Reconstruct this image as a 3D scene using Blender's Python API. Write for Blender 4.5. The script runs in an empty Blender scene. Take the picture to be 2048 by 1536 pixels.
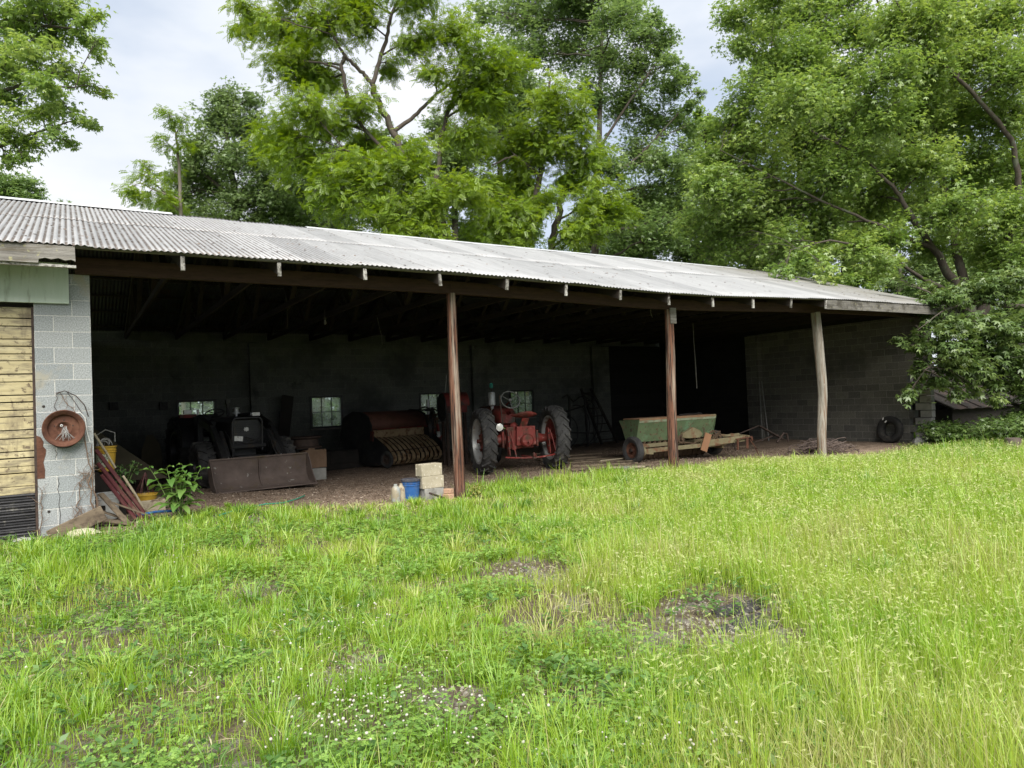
import bpy, math, random
import numpy as np
from mathutils import Vector, Matrix, Euler
random.seed(7); RNG = np.random.default_rng(7)
S = bpy.context.scene
COL = S.collection
R = math.radians
PI = math.pi

# ------------------------------------------------------------------ camera
F_PX = 1418.7
YAW, PITCH, ROLL = 0.55664, 0.024546, -0.040143
CAM = np.array([-0.236, -10.675, 1.428])
_f = np.array([math.sin(YAW)*math.cos(PITCH), math.cos(YAW)*math.cos(PITCH), math.sin(PITCH)])
_r = np.array([math.cos(YAW), -math.sin(YAW), 0.0]); _u = np.cross(_r, _f)
CR = math.cos(ROLL)*_r + math.sin(ROLL)*_u
CU = -math.sin(ROLL)*_r + math.cos(ROLL)*_u
CF = _f
cam = bpy.data.cameras.new('camera')
cam.sensor_width = 36.0
cam.lens = F_PX/2048*36
cam.clip_start = 0.05; cam.clip_end = 3000
cam_o = bpy.data.objects.new('camera', cam); COL.objects.link(cam_o)
cam_o.matrix_world = Matrix(((CR[0], CU[0], -CF[0], CAM[0]), (CR[1], CU[1], -CF[1], CAM[1]), (CR[2], CU[2], -CF[2], CAM[2]), (0, 0, 0, 1)))
S.camera = cam_o

def at(px, py, d):
    "world point seen at photo position (px, py) at depth d metres"
    return CAM + (CR*(px-1024)/F_PX - CU*(py-768)/F_PX + CF)*d
def ground_at(px, py, z):
    q = CR*(px-1024)/F_PX - CU*(py-768)/F_PX + CF
    return CAM + q*((z-CAM[2])/q[2])

# ------------------------------------------------------------------ light
SUN_EL, SUN_AZ = R(47), R(203)     # azimuth clockwise from +Y
w = bpy.data.worlds.new('World'); S.world = w; w.use_nodes = True
nt = w.node_tree; nt.nodes.clear()
N = nt.nodes.new; LK = nt.links.new
out = N('ShaderNodeOutputWorld'); sky = N('ShaderNodeTexSky'); sky.sky_type = 'NISHITA'; sky.sun_disc = False
sky.sun_elevation = SUN_EL; sky.sun_rotation = SUN_AZ
bg1 = N('ShaderNodeBackground'); bg1.inputs['Strength'].default_value = 0.07
LK(sky.outputs[0], bg1.inputs[0])
bg2 = N('ShaderNodeBackground'); bg2.inputs['Strength'].default_value = .50
tc = N('ShaderNodeTexCoord'); mp = N('ShaderNodeMapping'); mp.inputs['Scale'].default_value = (1.0, 1.0, 2.4)
LK(tc.outputs['Generated'], mp.inputs[0])
n1 = N('ShaderNodeTexNoise'); n1.inputs['Scale'].default_value = 2.6; n1.inputs['Detail'].default_value = 5; n1.inputs['Roughness'].default_value = .5
LK(mp.outputs[0], n1.inputs['Vector'])
r1 = N('ShaderNodeValToRGB'); r1.color_ramp.elements[0].position = .36; r1.color_ramp.elements[1].position = .64
r1.color_ramp.elements[0].color = (.58, .65, .76, 1); r1.color_ramp.elements[1].color = (.82, .84, .87, 1)
LK(n1.outputs['Fac'], r1.inputs[0]); LK(r1.outputs[0], bg2.inputs[0])
mx = N('ShaderNodeMixShader')
r2 = N('ShaderNodeMapRange'); r2.inputs['From Min'].default_value = .3; r2.inputs['From Max'].default_value = .5
r2.inputs['To Min'].default_value = .72; r2.inputs['To Max'].default_value = 1
LK(n1.outputs['Fac'], r2.inputs[0]); LK(r2.outputs[0], mx.inputs[0])
LK(bg1.outputs[0], mx.inputs[1]); LK(bg2.outputs[0], mx.inputs[2]); LK(mx.outputs[0], out.inputs[0])
sun = bpy.data.lights.new('sun', 'SUN'); sun.energy = 3.1; sun.angle = R(55); sun.color = (1, .95, .87)
sun_o = bpy.data.objects.new('sun', sun); COL.objects.link(sun_o)
sd = Vector((math.sin(SUN_AZ)*math.cos(SUN_EL), math.cos(SUN_AZ)*math.cos(SUN_EL), math.sin(SUN_EL)))
sun_o.rotation_euler = sd.to_track_quat('Z', 'Y').to_euler(); sun_o.location = (0, -20, 40)
S.view_settings.view_transform = 'Standard'; S.view_settings.look = 'None'; S.view_settings.gamma = 1
S.view_settings.exposure = 1.32
cy = S.cycles
cy.use_denoising = True; cy.max_bounces = 9; cy.diffuse_bounces = 6; cy.transparent_max_bounces = 8; cy.use_adaptive_sampling = True
cy.transmission_bounces = 4; cy.glossy_bounces = 3
cy.sample_clamp_indirect = 4

# ------------------------------------------------------------------ materials
def nodes(name):
    m = bpy.data.materials.new(name); m.use_nodes = True
    t = m.node_tree; t.nodes.clear()
    o = t.nodes.new('ShaderNodeOutputMaterial')
    return m, t, o
def c4(c): return (c[0], c[1], c[2], 1)
def mat(name, cols, scale=6, rough=.8, metal=0, bump=.15, bscale=40, layers=(), stretch=(1, 1, 1), spec=.3, detail=6):
    """noise-driven surface: cols = ramp of base colours; layers = (colour, scale, lo, hi[, stretch]) patches of wear, dirt or rust"""
    m, t, o = nodes(name); n = t.nodes.new; l = t.links.new
    b = n('ShaderNodeBsdfPrincipled'); l(b.outputs[0], o.inputs[0])
    co = n('ShaderNodeTexCoord')
    def noise(sc, st=(1, 1, 1), off=0, det=6):
        mp = n('ShaderNodeMapping'); mp.inputs['Scale'].default_value = st; mp.inputs['Location'].default_value = (off, off*.7, off*1.3)
        l(co.outputs['Object'], mp.inputs[0])
        q = n('ShaderNodeTexNoise'); q.inputs['Scale'].default_value = sc; q.inputs['Detail'].default_value = det; q.inputs['Roughness'].default_value = .62
        l(mp.outputs[0], q.inputs['Vector']); return q.outputs['Fac']
    rp = n('ShaderNodeValToRGB'); e = rp.color_ramp.elements
    k = len(cols)
    e[0].position = .3; e[0].color = c4(cols[0]); e[1].position = .7; e[1].color = c4(cols[-1])
    for i in range(1, k-1):
        q = e.new(.3+.4*i/(k-1)); q.color = c4(cols[i])
    l(noise(scale, stretch, 0, detail), rp.inputs[0]); cur = rp.outputs[0]
    for i, ly in enumerate(layers):
        st = ly[4] if len(ly) > 4 else (1, 1, 1)
        mr = n('ShaderNodeMapRange'); mr.inputs['From Min'].default_value = ly[2]-.055; mr.inputs['From Max'].default_value = ly[3]-.055
        l(noise(ly[1], st, 3.7*(i+1)), mr.inputs[0])
        mx = n('ShaderNodeMix'); mx.data_type = 'RGBA'
        l(mr.outputs[0], mx.inputs['Factor']); l(cur, mx.inputs['A']); mx.inputs['B'].default_value = c4(ly[0]); cur = mx.outputs['Result']
    l(cur, b.inputs['Base Color'])
    b.inputs['Roughness'].default_value = rough; b.inputs['Metallic'].default_value = metal
    b.inputs['Specular IOR Level'].default_value = spec
    if bump:
        bp = n('ShaderNodeBump'); bp.inputs['Strength'].default_value = bump; bp.inputs['Distance'].default_value = .02
        l(noise(bscale, stretch, 9), bp.inputs['Height']); l(bp.outputs[0], b.inputs['Normal'])
    return m

def block_mat(name, axis, c1, c2, mortar, off=(0, 0), stain=(), bump=.5):
    "concrete block courses (16 x 8 in) on a wall whose horizontal runs along axis"
    m, t, o = nodes(name); n = t.nodes.new; l = t.links.new
    b = n('ShaderNodeBsdfPrincipled'); l(b.outputs[0], o.inputs[0]); b.inputs['Roughness'].default_value = .95; b.inputs['Specular IOR Level'].default_value = .15
    co = n('ShaderNodeTexCoord'); sp = n('ShaderNodeSeparateXYZ'); l(co.outputs['Object'], sp.inputs[0])
    ax = n('ShaderNodeMath'); ax.operation = 'ADD'; ax.inputs[1].default_value = off[0]; l(sp.outputs[axis], ax.inputs[0])
    az = n('ShaderNodeMath'); az.operation = 'ADD'; az.inputs[1].default_value = off[1]; l(sp.outputs['Z'], az.inputs[0])
    cb = n('ShaderNodeCombineXYZ'); l(ax.outputs[0], cb.inputs[0]); l(az.outputs[0], cb.inputs[1])
    br = n('ShaderNodeTexBrick'); l(cb.outputs[0], br.inputs['Vector'])
    br.inputs['Scale'].default_value = 1; br.inputs['Brick Width'].default_value = .4064; br.inputs['Row Height'].default_value = .2032
    br.inputs['Mortar Size'].default_value = .0055; br.inputs['Mortar Smooth'].default_value = .3; br.inputs['Bias'].default_value = -.1
    br.inputs['Color1'].default_value = c4(c1); br.inputs['Color2'].default_value = c4(c2); br.inputs['Mortar'].default_value = c4(mortar)
    def noise(sc, det=6):
        q = n('ShaderNodeTexNoise'); q.inputs['Scale'].default_value = sc; q.inputs['Detail'].default_value = det; q.inputs['Roughness'].default_value = .65
        l(co.outputs['Object'], q.inputs['Vector']); return q.outputs['Fac']
    cur = br.outputs['Color']
    # fine aggregate grain
    mr = n('ShaderNodeMapRange'); mr.inputs['To Min'].default_value = .55; mr.inputs['To Max'].default_value = 1.4; mr.inputs['From Min'].default_value = .3; mr.inputs['From Max'].default_value = .7
    l(noise(75, 3), mr.inputs[0])
    m1 = n('ShaderNodeMix'); m1.data_type = 'RGBA'; m1.blend_type = 'MULTIPLY'; m1.inputs['Factor'].default_value = 1
    l(cur, m1.inputs['A']); l(mr.outputs[0], m1.inputs['B']); cur = m1.outputs['Result']
    for (c, sc, lo, hi) in stain:
        q = n('ShaderNodeMapRange'); q.inputs['From Min'].default_value = lo; q.inputs['From Max'].default_value = hi; l(noise(sc), q.inputs[0])
        m2 = n('ShaderNodeMix'); m2.data_type = 'RGBA'; l(q.outputs[0], m2.inputs['Factor']); l(cur, m2.inputs['A']); m2.inputs['B'].default_value = c4(c); cur = m2.outputs['Result']
    l(cur, b.inputs['Base Color'])
    iv = n('ShaderNodeMath'); iv.operation = 'MULTIPLY_ADD'; iv.inputs[1].default_value = -1.6
    l(br.outputs['Fac'], iv.inputs[0]); l(noise(110, 4), iv.inputs[2])
    bp = n('ShaderNodeBump'); bp.inputs['Strength'].default_value = bump; bp.inputs['Distance'].default_value = .008
    l(iv.outputs[0], bp.inputs['Height']); l(bp.outputs[0], b.inputs['Normal'])
    return m

def leaf_mat(name, cols, trans=.38, gloss=.05, rough=.45):
    m, t, o = nodes(name); n = t.nodes.new; l = t.links.new
    a = n('ShaderNodeAttribute'); a.attribute_name = 'tone'
    rp = n('ShaderNodeValToRGB'); e = rp.color_ramp.elements
    e[0].position = 0; e[0].color = c4(cols[0]); e[1].position = 1; e[1].color = c4(cols[-1])
    for i in range(1, len(cols)-1):
        q = e.new(i/(len(cols)-1)); q.color = c4(cols[i])
    l(a.outputs['Fac'], rp.inputs[0])
    d = n('ShaderNodeBsdfDiffuse'); tr = n('ShaderNodeBsdfTranslucent'); g = n('ShaderNodeBsdfGlossy'); g.inputs['Roughness'].default_value = rough
    l(rp.outputs[0], d.inputs[0])
    hs = n('ShaderNodeHueSaturation'); hs.inputs['Hue'].default_value = .485; hs.inputs['Saturation'].default_value = 1.1; hs.inputs['Value'].default_value = 1.25
    l(rp.outputs[0], hs.inputs['Color']); l(hs.outputs[0], tr.inputs[0])
    m1 = n('ShaderNodeMixShader'); m1.inputs[0].default_value = trans; l(d.outputs[0], m1.inputs[1]); l(tr.outputs[0], m1.inputs[2])
    m2 = n('ShaderNodeMixShader'); m2.inputs[0].default_value = gloss; l(m1.outputs[0], m2.inputs[1]); l(g.outputs[0], m2.inputs[2])
    l(m2.outputs[0], o.inputs[0])
    return m

# ------------------------------------------------------------------ mesh helpers
class MB:
    "collects shapes and links them as ONE mesh object"
    def __init__(s): s.v = []; s.f = []; s.m = []
    def add(s, vs, fs, mi=0):
        b = len(s.v); s.v.extend([tuple(map(float, p)) for p in vs]); s.f.extend([tuple(b+i for i in f) for f in fs]); s.m.extend([mi]*len(fs)); return s
    def box(s, c, d, rot=None, mi=0, taper=None):
        x, y, z = d[0]/2, d[1]/2, d[2]/2
        tx, ty = taper or (1, 1)
        P = [Vector(p) for p in ((-x, -y, -z), (x, -y, -z), (x, y, -z), (-x, y, -z), (-x*tx, -y*ty, z), (x*tx, -y*ty, z), (x*tx, y*ty, z), (-x*tx, y*ty, z))]
        if rot is not None:
            q = Euler(rot).to_matrix(); P = [q @ p for p in P]
        c = Vector(c)
        return s.add([p+c for p in P], [(0, 3, 2, 1), (4, 5, 6, 7), (0, 1, 5, 4), (1, 2, 6, 5), (2, 3, 7, 6), (3, 0, 4, 7)], mi)
    def bar(s, a, b, wd, ht, up=(0, 0, 1), mi=0):
        "rectangular bar from a to b, wd across, ht along up"
        a, b = Vector(a), Vector(b); d = (b-a).normalized(); u = Vector(up)
        if abs(d.dot(u)) > .98: u = Vector((0, 1, 0))
        sd = d.cross(u).normalized(); u = sd.cross(d)
        P = []
        for q in (a, b):
            for i, j in ((-1, -1), (1, -1), (1, 1), (-1, 1)): P.append(q+sd*(i*wd/2)+u*(j*ht/2))
        return s.add(P, [(0, 3, 2, 1), (4, 5, 6, 7), (0, 1, 5, 4), (1, 2, 6, 5), (2, 3, 7, 6), (3, 0, 4, 7)], mi)
    def tube(s, pts, rad, n=8, mi=0, caps=True):
        pts = [Vector(p) for p in pts]; k = len(pts)
        rad = [rad]*k if isinstance(rad, (int, float)) else list(rad)
        V = []; F = []; u = None
        for i, p in enumerate(pts):
            d = (pts[min(i+1, k-1)]-pts[max(i-1, 0)])
            if d.length < 1e-9: d = Vector((0, 0, 1))
            d.normalize()
            if u is None:
                u = d.orthogonal().normalized()
            else:
                u = u-d*u.dot(d)
                u = u.normalized() if u.length > 1e-6 else d.orthogonal().normalized()
            w_ = d.cross(u)
            for j in range(n):
                a = 2*PI*j/n; V.append(p+(u*math.cos(a)+w_*math.sin(a))*rad[i])
        for i in range(k-1):
            for j in range(n):
                F.append((i*n+j, i*n+(j+1) % n, (i+1)*n+(j+1) % n, (i+1)*n+j))
        if caps: F += [tuple(range(n-1, -1, -1)), tuple((k-1)*n+j for j in range(n))]
        return s.add(V, F, mi)
    def lathe(s, prof, org=(0, 0, 0), axis=(0, 0, 1), n=32, mi=0, arc=2*PI, start=0):
        "prof: (radius, height) list turned about axis"
        ax = Vector(axis).normalized(); u = ax.orthogonal().normalized()
        if abs(ax.z) < .9: u = (Vector((0, 0, 1))-ax*ax.z).normalized()
        w_ = ax.cross(u); o = Vector(org); V = []; F = []; full = abs(arc-2*PI) < 1e-6; m = n if full else n+1
        for r_, h in prof:
            for j in range(m):
                a = start+arc*j/n; V.append(o+ax*h+(u*math.cos(a)+w_*math.sin(a))*r_)
        for i in range(len(prof)-1):
            for j in range(n):
                k = (j+1) % m if full else j+1
                F.append((i*m+j, i*m+k, (i+1)*m+k, (i+1)*m+j))
        return s.add(V, F, mi)
    def disc(s, c, r_, axis, n=24, mi=0): return s.lathe([(r_, 0), (1e-4, 0)], c, axis, n, mi)
    def cyl(s, a, b, r_, n=16, mi=0, r2=None): return s.tube([a, b], [r_, r_ if r2 is None else r2], n, mi)
    def prism(s, poly, a, b, mi=0):
        "polygon of 3-D points swept by vector from a-offset to b-offset"
        k = len(poly); P = [Vector(p)+Vector(a) for p in poly]+[Vector(p)+Vector(b) for p in poly]
        return s.add(P, [tuple(range(k-1, -1, -1)), tuple(range(k, 2*k))]+[(i, (i+1) % k, k+(i+1) % k, k+i) for i in range(k)], mi)
    def build(s, name, mats, parent=None, smooth=.6, bevel=0, loc=None):
        me = bpy.data.meshes.new(name); me.from_pydata(s.v, [], s.f)
        mats = mats if isinstance(mats, (list, tuple)) else [mats]
        for q in mats: me.materials.append(q)
        me.polygons.foreach_set('material_index', s.m)
        if smooth:
            me.polygons.foreach_set('use_smooth', [True]*len(s.f)); me.set_sharp_from_angle(angle=smooth)
        me.update()
        o = bpy.data.objects.new(name, me); COL.objects.link(o)
        if parent is not None: o.parent = parent
        if loc is not None: o.location = loc
        if bevel:
            b = o.modifiers.new('bevel', 'BEVEL'); b.width = bevel; b.segments = 2; b.limit_method = 'ANGLE'; b.angle_limit = .7
        return o

def np_mesh(name, verts, quads, mats, tone=None, mi=None, parent=None, smooth=False):
    me = bpy.data.meshes.new(name); nv, nf = len(verts), len(quads)
    k = quads.shape[1]
    me.vertices.add(nv); me.vertices.foreach_set('co', np.ascontiguousarray(verts, dtype=np.float32).ravel())
    me.loops.add(nf*k); me.loops.foreach_set('vertex_index', np.ascontiguousarray(quads, dtype=np.int32).ravel())
    me.polygons.add(nf); me.polygons.foreach_set('loop_start', np.arange(0, nf*k, k, dtype=np.int32))
    mats = mats if isinstance(mats, (list, tuple)) else [mats]
    for q in mats: me.materials.append(q)
    if mi is not None: me.polygons.foreach_set('material_index', np.asarray(mi, dtype=np.int32))
    if smooth: me.polygons.foreach_set('use_smooth', np.ones(nf, dtype=bool))
    if tone is not None:
        at_ = me.attributes.new('tone', 'FLOAT', 'POINT'); at_.data.foreach_set('value', np.ascontiguousarray(tone, dtype=np.float32))
    me.update(calc_edges=True); me.validate()
    o = bpy.data.objects.new(name, me); COL.objects.link(o)
    if parent is not None: o.parent = parent
    return o

def tag(o, label=None, cat=None, group=None, kind=None):
    if label: o['label'] = label
    if cat: o['category'] = cat
    if group: o['group'] = group
    if kind: o['kind'] = kind
    return o
def thing(name, label, cat, loc=(0, 0, 0), rz=0, group=None):
    o = bpy.data.objects.new(name, None); COL.objects.link(o); o.empty_display_size = .2
    o.location = loc; o.rotation_euler = (0, 0, rz)
    return tag(o, label, cat, group)

def gz(x, y=0.0):
    "height of the ground"
    x = np.asarray(x, dtype=float); y = np.asarray(y, dtype=float)
    a = np.interp(x, [-6, 0, 3, 5, 10, 13, 15, 17, 20, 40], [0, -.01, -.10, -.15, -.14, -.21, -.26, -.25, -.22, -.25])
    t = np.clip((-y-1.0)/3.0, 0, 1); t = t*t*(3-2*t)
    return a*(1-t)-.18*t+.015*np.sin(x*1.3+y*.7)*np.cos(y*1.1-x*.4)
# ------------------------------------------------------------------ palette
M = {}
M['beam'] = mat('old_brown_timber', [(.038, .021, .015), (.072, .04, .027)], 3, .85, 0, .3, 30, [((.035, .02, .014), 5, .55, .7, (1, 6, 6))], (.35, 6, 6))
M['truss'] = mat('dark_truss_timber', [(.022, .017, .014), (.042, .032, .025)], 3, .9, 0, .25, 30, (), (5, .4, 5))
M['grey_wood'] = mat('weathered_grey_wood', [(.11, .105, .095), (.20, .19, .172), (.28, .268, .245)], 4, .9, 0, .6, 25, [((.13, .115, .09), 7, .58, .7, (.4, 5, 5)), ((.30, .29, .17), 14, .66, .74)], (.5, 9, 9))
M['grey_wood_dark'] = mat('dark_weathered_board', [(.075, .072, .065), (.135, .128, .115), (.19, .18, .165)], 4, .9, 0, .6, 25, [((.06, .055, .045), 5, .55, .68), ((.22, .21, .13), 22, .64, .72)], (.5, 9, 9))
M['tail_end'] = mat('pale_rafter_end_grain', [(.26, .25, .23), (.50, .49, .46)], 30, .9, 0, .6, 60, [((.12, .11, .10), 18, .55, .65)])
M['post_red'] = mat('reddish_round_post', [(.075, .034, .022), (.14, .064, .040), (.19, .10, .066)], 3, .85, 0, .8, 12, [((.03, .018, .014), 5, .54, .60, (7, 7, .3)), ((.27, .22, .175), 3, .56, .72, (5, 5, .25))], (7, 7, .3))
M['post_grey'] = mat('grey_split_post', [(.17, .155, .13), (.27, .25, .215), (.36, .34, .30)], 3, .9, 0, .8, 12, [((.17, .115, .08), 3, .56, .7, (5, 5, .2)), ((.09, .075, .06), 6, .66, .72, (9, 9, .3))], (7, 7, .3))
M['block_front'] = block_mat('grey_concrete_block', 'X', (.235, .255, .262), (.295, .31, .312), (.45, .45, .43), (.61+.0, .30), [((.30, .285, .235), 1.1, .56, .64), ((.14, .145, .14), 2.3, .60, .72), ((.10, .075, .055), 3.1, .66, .74)])
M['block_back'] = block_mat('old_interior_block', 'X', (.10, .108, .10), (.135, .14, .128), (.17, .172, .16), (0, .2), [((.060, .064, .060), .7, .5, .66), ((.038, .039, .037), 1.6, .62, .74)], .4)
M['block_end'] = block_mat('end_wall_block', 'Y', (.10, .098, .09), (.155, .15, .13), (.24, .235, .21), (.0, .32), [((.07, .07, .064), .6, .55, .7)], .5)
M['block_black'] = block_mat('shade_black_block', 'Y', (.018, .018, .018), (.024, .024, .023), (.03, .03, .03), (.0, .32), (), .3)  # black colour stands for the deep shade in the right rear corner
M['block_plain'] = mat('bare_concrete_block', [(.22, .22, .205), (.33, .325, .30)], 5, .95, 0, .5, 90, [((.15, .145, .13), 4, .6, .72)])
M['block_tan'] = mat('tan_concrete_block', [(.29, .26, .19), (.40, .365, .28)], 5, .95, 0, .5, 90, [((.27, .235, .17), 6, .58, .7), ((.56, .53, .46), 26, .66, .7)])
M['green_panel'] = mat('pale_green_painted_board', [(.42, .50, .42), (.52, .585, .52)], 2.5, .6, 0, .15, 20, [((.30, .33, .27), 5, .62, .75, (3, 3, .5))], (4, 4, .6))
M['door_yellow'] = mat('faded_yellow_steel', [(.34, .285, .155), (.43, .37, .215), (.48, .425, .27)], 2.2, .55, 0, .1, 20, [((.20, .17, .11), 4, .52, .70, (1, 1, 4)), ((.13, .10, .065), 16, .62, .72), ((.15, .12, .08), 2, .58, .75, (3, 1, .6))], (.5, 1, 5))
M['dark_iron'] = mat('dark_rusty_iron', [(.03, .024, .022), (.075, .05, .04)], 9, .75, .3, .3, 40)
M['black_plastic'] = mat('black_corrugated_plastic', [(.015, .015, .017), (.035, .035, .038)], 6, .5, 0, .1, 30, [((.12, .115, .10), 9, .62, .75)])
M['rust'] = mat('orange_brown_rust', [(.055, .023, .015), (.098, .042, .026), (.135, .066, .042)], 7, .85, .1, .4, 50, [((.07, .03, .02), 5, .56, .68)])
M['rust_dark'] = mat('dark_brown_rust', [(.085, .066, .058), (.14, .108, .095)], 3.5, .8, .15, .3, 40, [((.10, .075, .045), 3, .62, .75), ((.28, .27, .25), 9, .70, .75)])
M['rubber'] = mat('weathered_tyre_rubber', [(.022, .022, .023), (.05, .05, .05)], 7, .8, 0, .3, 40, [((.10, .095, .085), 4, .6, .75)])
M['rubber_dark'] = mat('dark_tyre_rubber', [(.012, .012, .012), (.028, .028, .028)], 7, .8, 0, .3, 40, [((.05, .046, .04), 4, .6, .75)])
M['red'] = mat('sun_faded_red_paint', [(.125, .018, .015), (.19, .032, .027)], 4, .5, 0, .12, 40, [((.07, .03, .02), 6, .55, .68), ((.27, .10, .09), 9, .62, .75), ((.045, .032, .025), 2.6, .56, .70)])
M['red_dark'] = mat('grimy_dark_red_paint', [(.12, .018, .015), (.20, .030, .025)], 4, .6, 0, .15, 40, [((.05, .028, .02), 6, .52, .64)])
M['silver'] = mat('dull_silver_paint', [(.38, .39, .39), (.52, .53, .53)], 5, .45, .4, .1, 40, [((.22, .15, .10), 9, .62, .72)])
M['black_paint'] = mat('dull_black_paint', [(.010, .010, .011), (.026, .026, .027)], 5, .5, .1, .15, 40, [((.045, .04, .034), 6, .6, .75)])
M['black_metal'] = mat('worn_black_steel', [(.022, .022, .024), (.045, .045, .047)], 5, .45, .4, .15, 40, [((.07, .05, .035), 6, .62, .75)])
M['chrome'] = mat('scuffed_chrome', [(.6, .6, .6), (.8, .8, .8)], 9, .22, 1, .05)
M['lamp_glass'] = mat('old_lamp_glass', [(.55, .55, .52), (.8, .8, .78)], 20, .15, 0, .05, 40, (), (1, 1, 1), .6)
M['white_plate'] = mat('grubby_white_enamel', [(.5, .5, .49), (.72, .72, .70)], 14, .5, 0, .1, 40, [((.3, .28, .25), 18, .6, .7)])
M['tan_slat'] = mat('rusty_tan_steel_strip', [(.28, .20, .115), (.39, .295, .18)], 3, .6, .15, .15, 40, [((.14, .07, .035), 5, .56, .68)])
M['hood_rust'] = mat('red_brown_sheet_metal', [(.10, .042, .03), (.15, .066, .048)], 3, .65, .1, .15, 40, [((.09, .045, .03), 5, .55, .68)])
M['drill_green'] = mat('chalky_green_paint', [(.075, .115, .058), (.115, .16, .085)], 4, .65, 0, .15, 40, [((.17, .125, .08), 5, .60, .72), ((.13, .22, .125), 2.5, .58, .72), ((.09, .055, .035), 15, .63, .69)])
M['drill_rim'] = mat('faded_green_edge', [(.20, .25, .17), (.30, .34, .25)], 6, .7, 0, .15, 40, [((.2, .14, .09), 6, .58, .7)])
M['drill_lid'] = mat('rusty_brown_lid', [(.19, .105, .06), (.27, .165, .10)], 4, .8, .1, .25, 40, [((.20, .21, .13), 4, .62, .72)])
M['olive'] = mat('mud_olive_steel', [(.145, .125, .07), (.215, .19, .115)], 4, .75, .1, .25, 40, [((.15, .08, .045), 5, .56, .68)])
M['gear_rust'] = mat('greasy_rusty_gears', [(.06, .04, .028), (.14, .095, .06)], 12, .8, .3, .4, 50)
M['cardboard'] = mat('bare_rust_brown_plate', [(.24, .125, .068), (.30, .165, .095)], 5, .75, .1, .15, 40)
M['plank'] = mat('dusty_floor_plank', [(.11, .085, .06), (.19, .15, .105)], 3, .9, 0, .4, 30, [((.06, .045, .033), 6, .55, .7)], (.5, 7, 7))
M['plank_pale'] = mat('pale_broken_board', [(.26, .22, .15), (.38, .335, .25)], 3, .9, 0, .4, 30, [((.14, .10, .07), 6, .6, .7)], (.5, 7, 7))
M['blue'] = mat('blue_plastic', [(.016, .07, .22), (.03, .11, .31)], 5, .45, 0, .1, 30, [((.10, .13, .17), 6, .55, .72), ((.10, .085, .06), 3, .60, .74)])
M['lid_dark'] = mat('dirty_dark_plastic', [(.03, .032, .045), (.06, .062, .075)], 8, .6, 0, .2, 30, [((.2, .19, .16), 9, .64, .72)])
M['white_plastic'] = mat('dirty_white_plastic', [(.50, .51, .50), (.64, .645, .63)], 6, .5, 0, .1, 30, [((.28, .26, .21), 6, .58, .72)])
M['jug'] = mat('cloudy_plastic', [(.25, .28, .28), (.36, .385, .38)], 6, .35, 0, .15, 20, [((.25, .22, .16), 4, .58, .7)])
M['yellow'] = mat('yellow_plastic', [(.36, .22, .025), (.45, .29, .04)], 6, .5, 0, .1, 30, [((.30, .2, .05), 8, .6, .72)])
M['paper'] = mat('faded_paper_label', [(.35, .37, .27), (.52, .52, .42)], 30, .8, 0, 0, 30, [((.12, .16, .10), 45, .55, .6)])
M['maroon'] = mat('maroon_painted_steel', [(.06, .014, .018), (.105, .028, .032)], 4, .6, .1, .2, 30, [((.12, .07, .05), 5, .58, .7)])
M['hose'] = mat('green_hose', [(.03, .20, .13), (.05, .27, .18)], 9, .45, 0, .05)
M['vine'] = mat('dead_brown_vine', [(.10, .065, .045), (.19, .13, .09)], 12, .95, 0, .5, 60)
M['wire'] = mat('dull_grey_wire', [(.16, .16, .155), (.28, .28, .27)], 12, .6, .3, .1)
M['stone'] = mat('grey_fieldstone', [(.20, .205, .20), (.33, .33, .31)], 6, .95, 0, .6, 30)
M['stone_yellow'] = mat('yellowish_fieldstone', [(.33, .31, .21), (.46, .44, .33)], 6, .95, 0, .6, 30)
M['insul'] = mat('green_glass_insulator', [(.03, .20, .17), (.05, .30, .26)], 9, .15, 0, 0, 30, (), (1, 1, 1), .6)
M['shingle'] = mat('shaded_dark_tin_roof', [(.015, .013, .012), (.03, .026, .023)], 3, .8, .1, .3, 25, [((.05, .047, .042), 6, .63, .75), ((.05, .035, .03), 2, .55, .7)], (6, .7, .7))  # old dark tin, colour darkened further to carry the maple's shade
M['brick'] = mat('salmon_brick', [(.34, .21, .14), (.46, .31, .22)], 9, .95, 0, .5, 60)
M['dim_board'] = mat('dull_olive_board', [(.075, .065, .042), (.115, .10, .066)], 3, .8, 0, .2, 30)
M['inner_dark'] = mat('shaded_dark_soiled_boards', [(.02, .018, .016), (.035, .03, .026)], 4, .95, 0, .2, 30)

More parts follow.
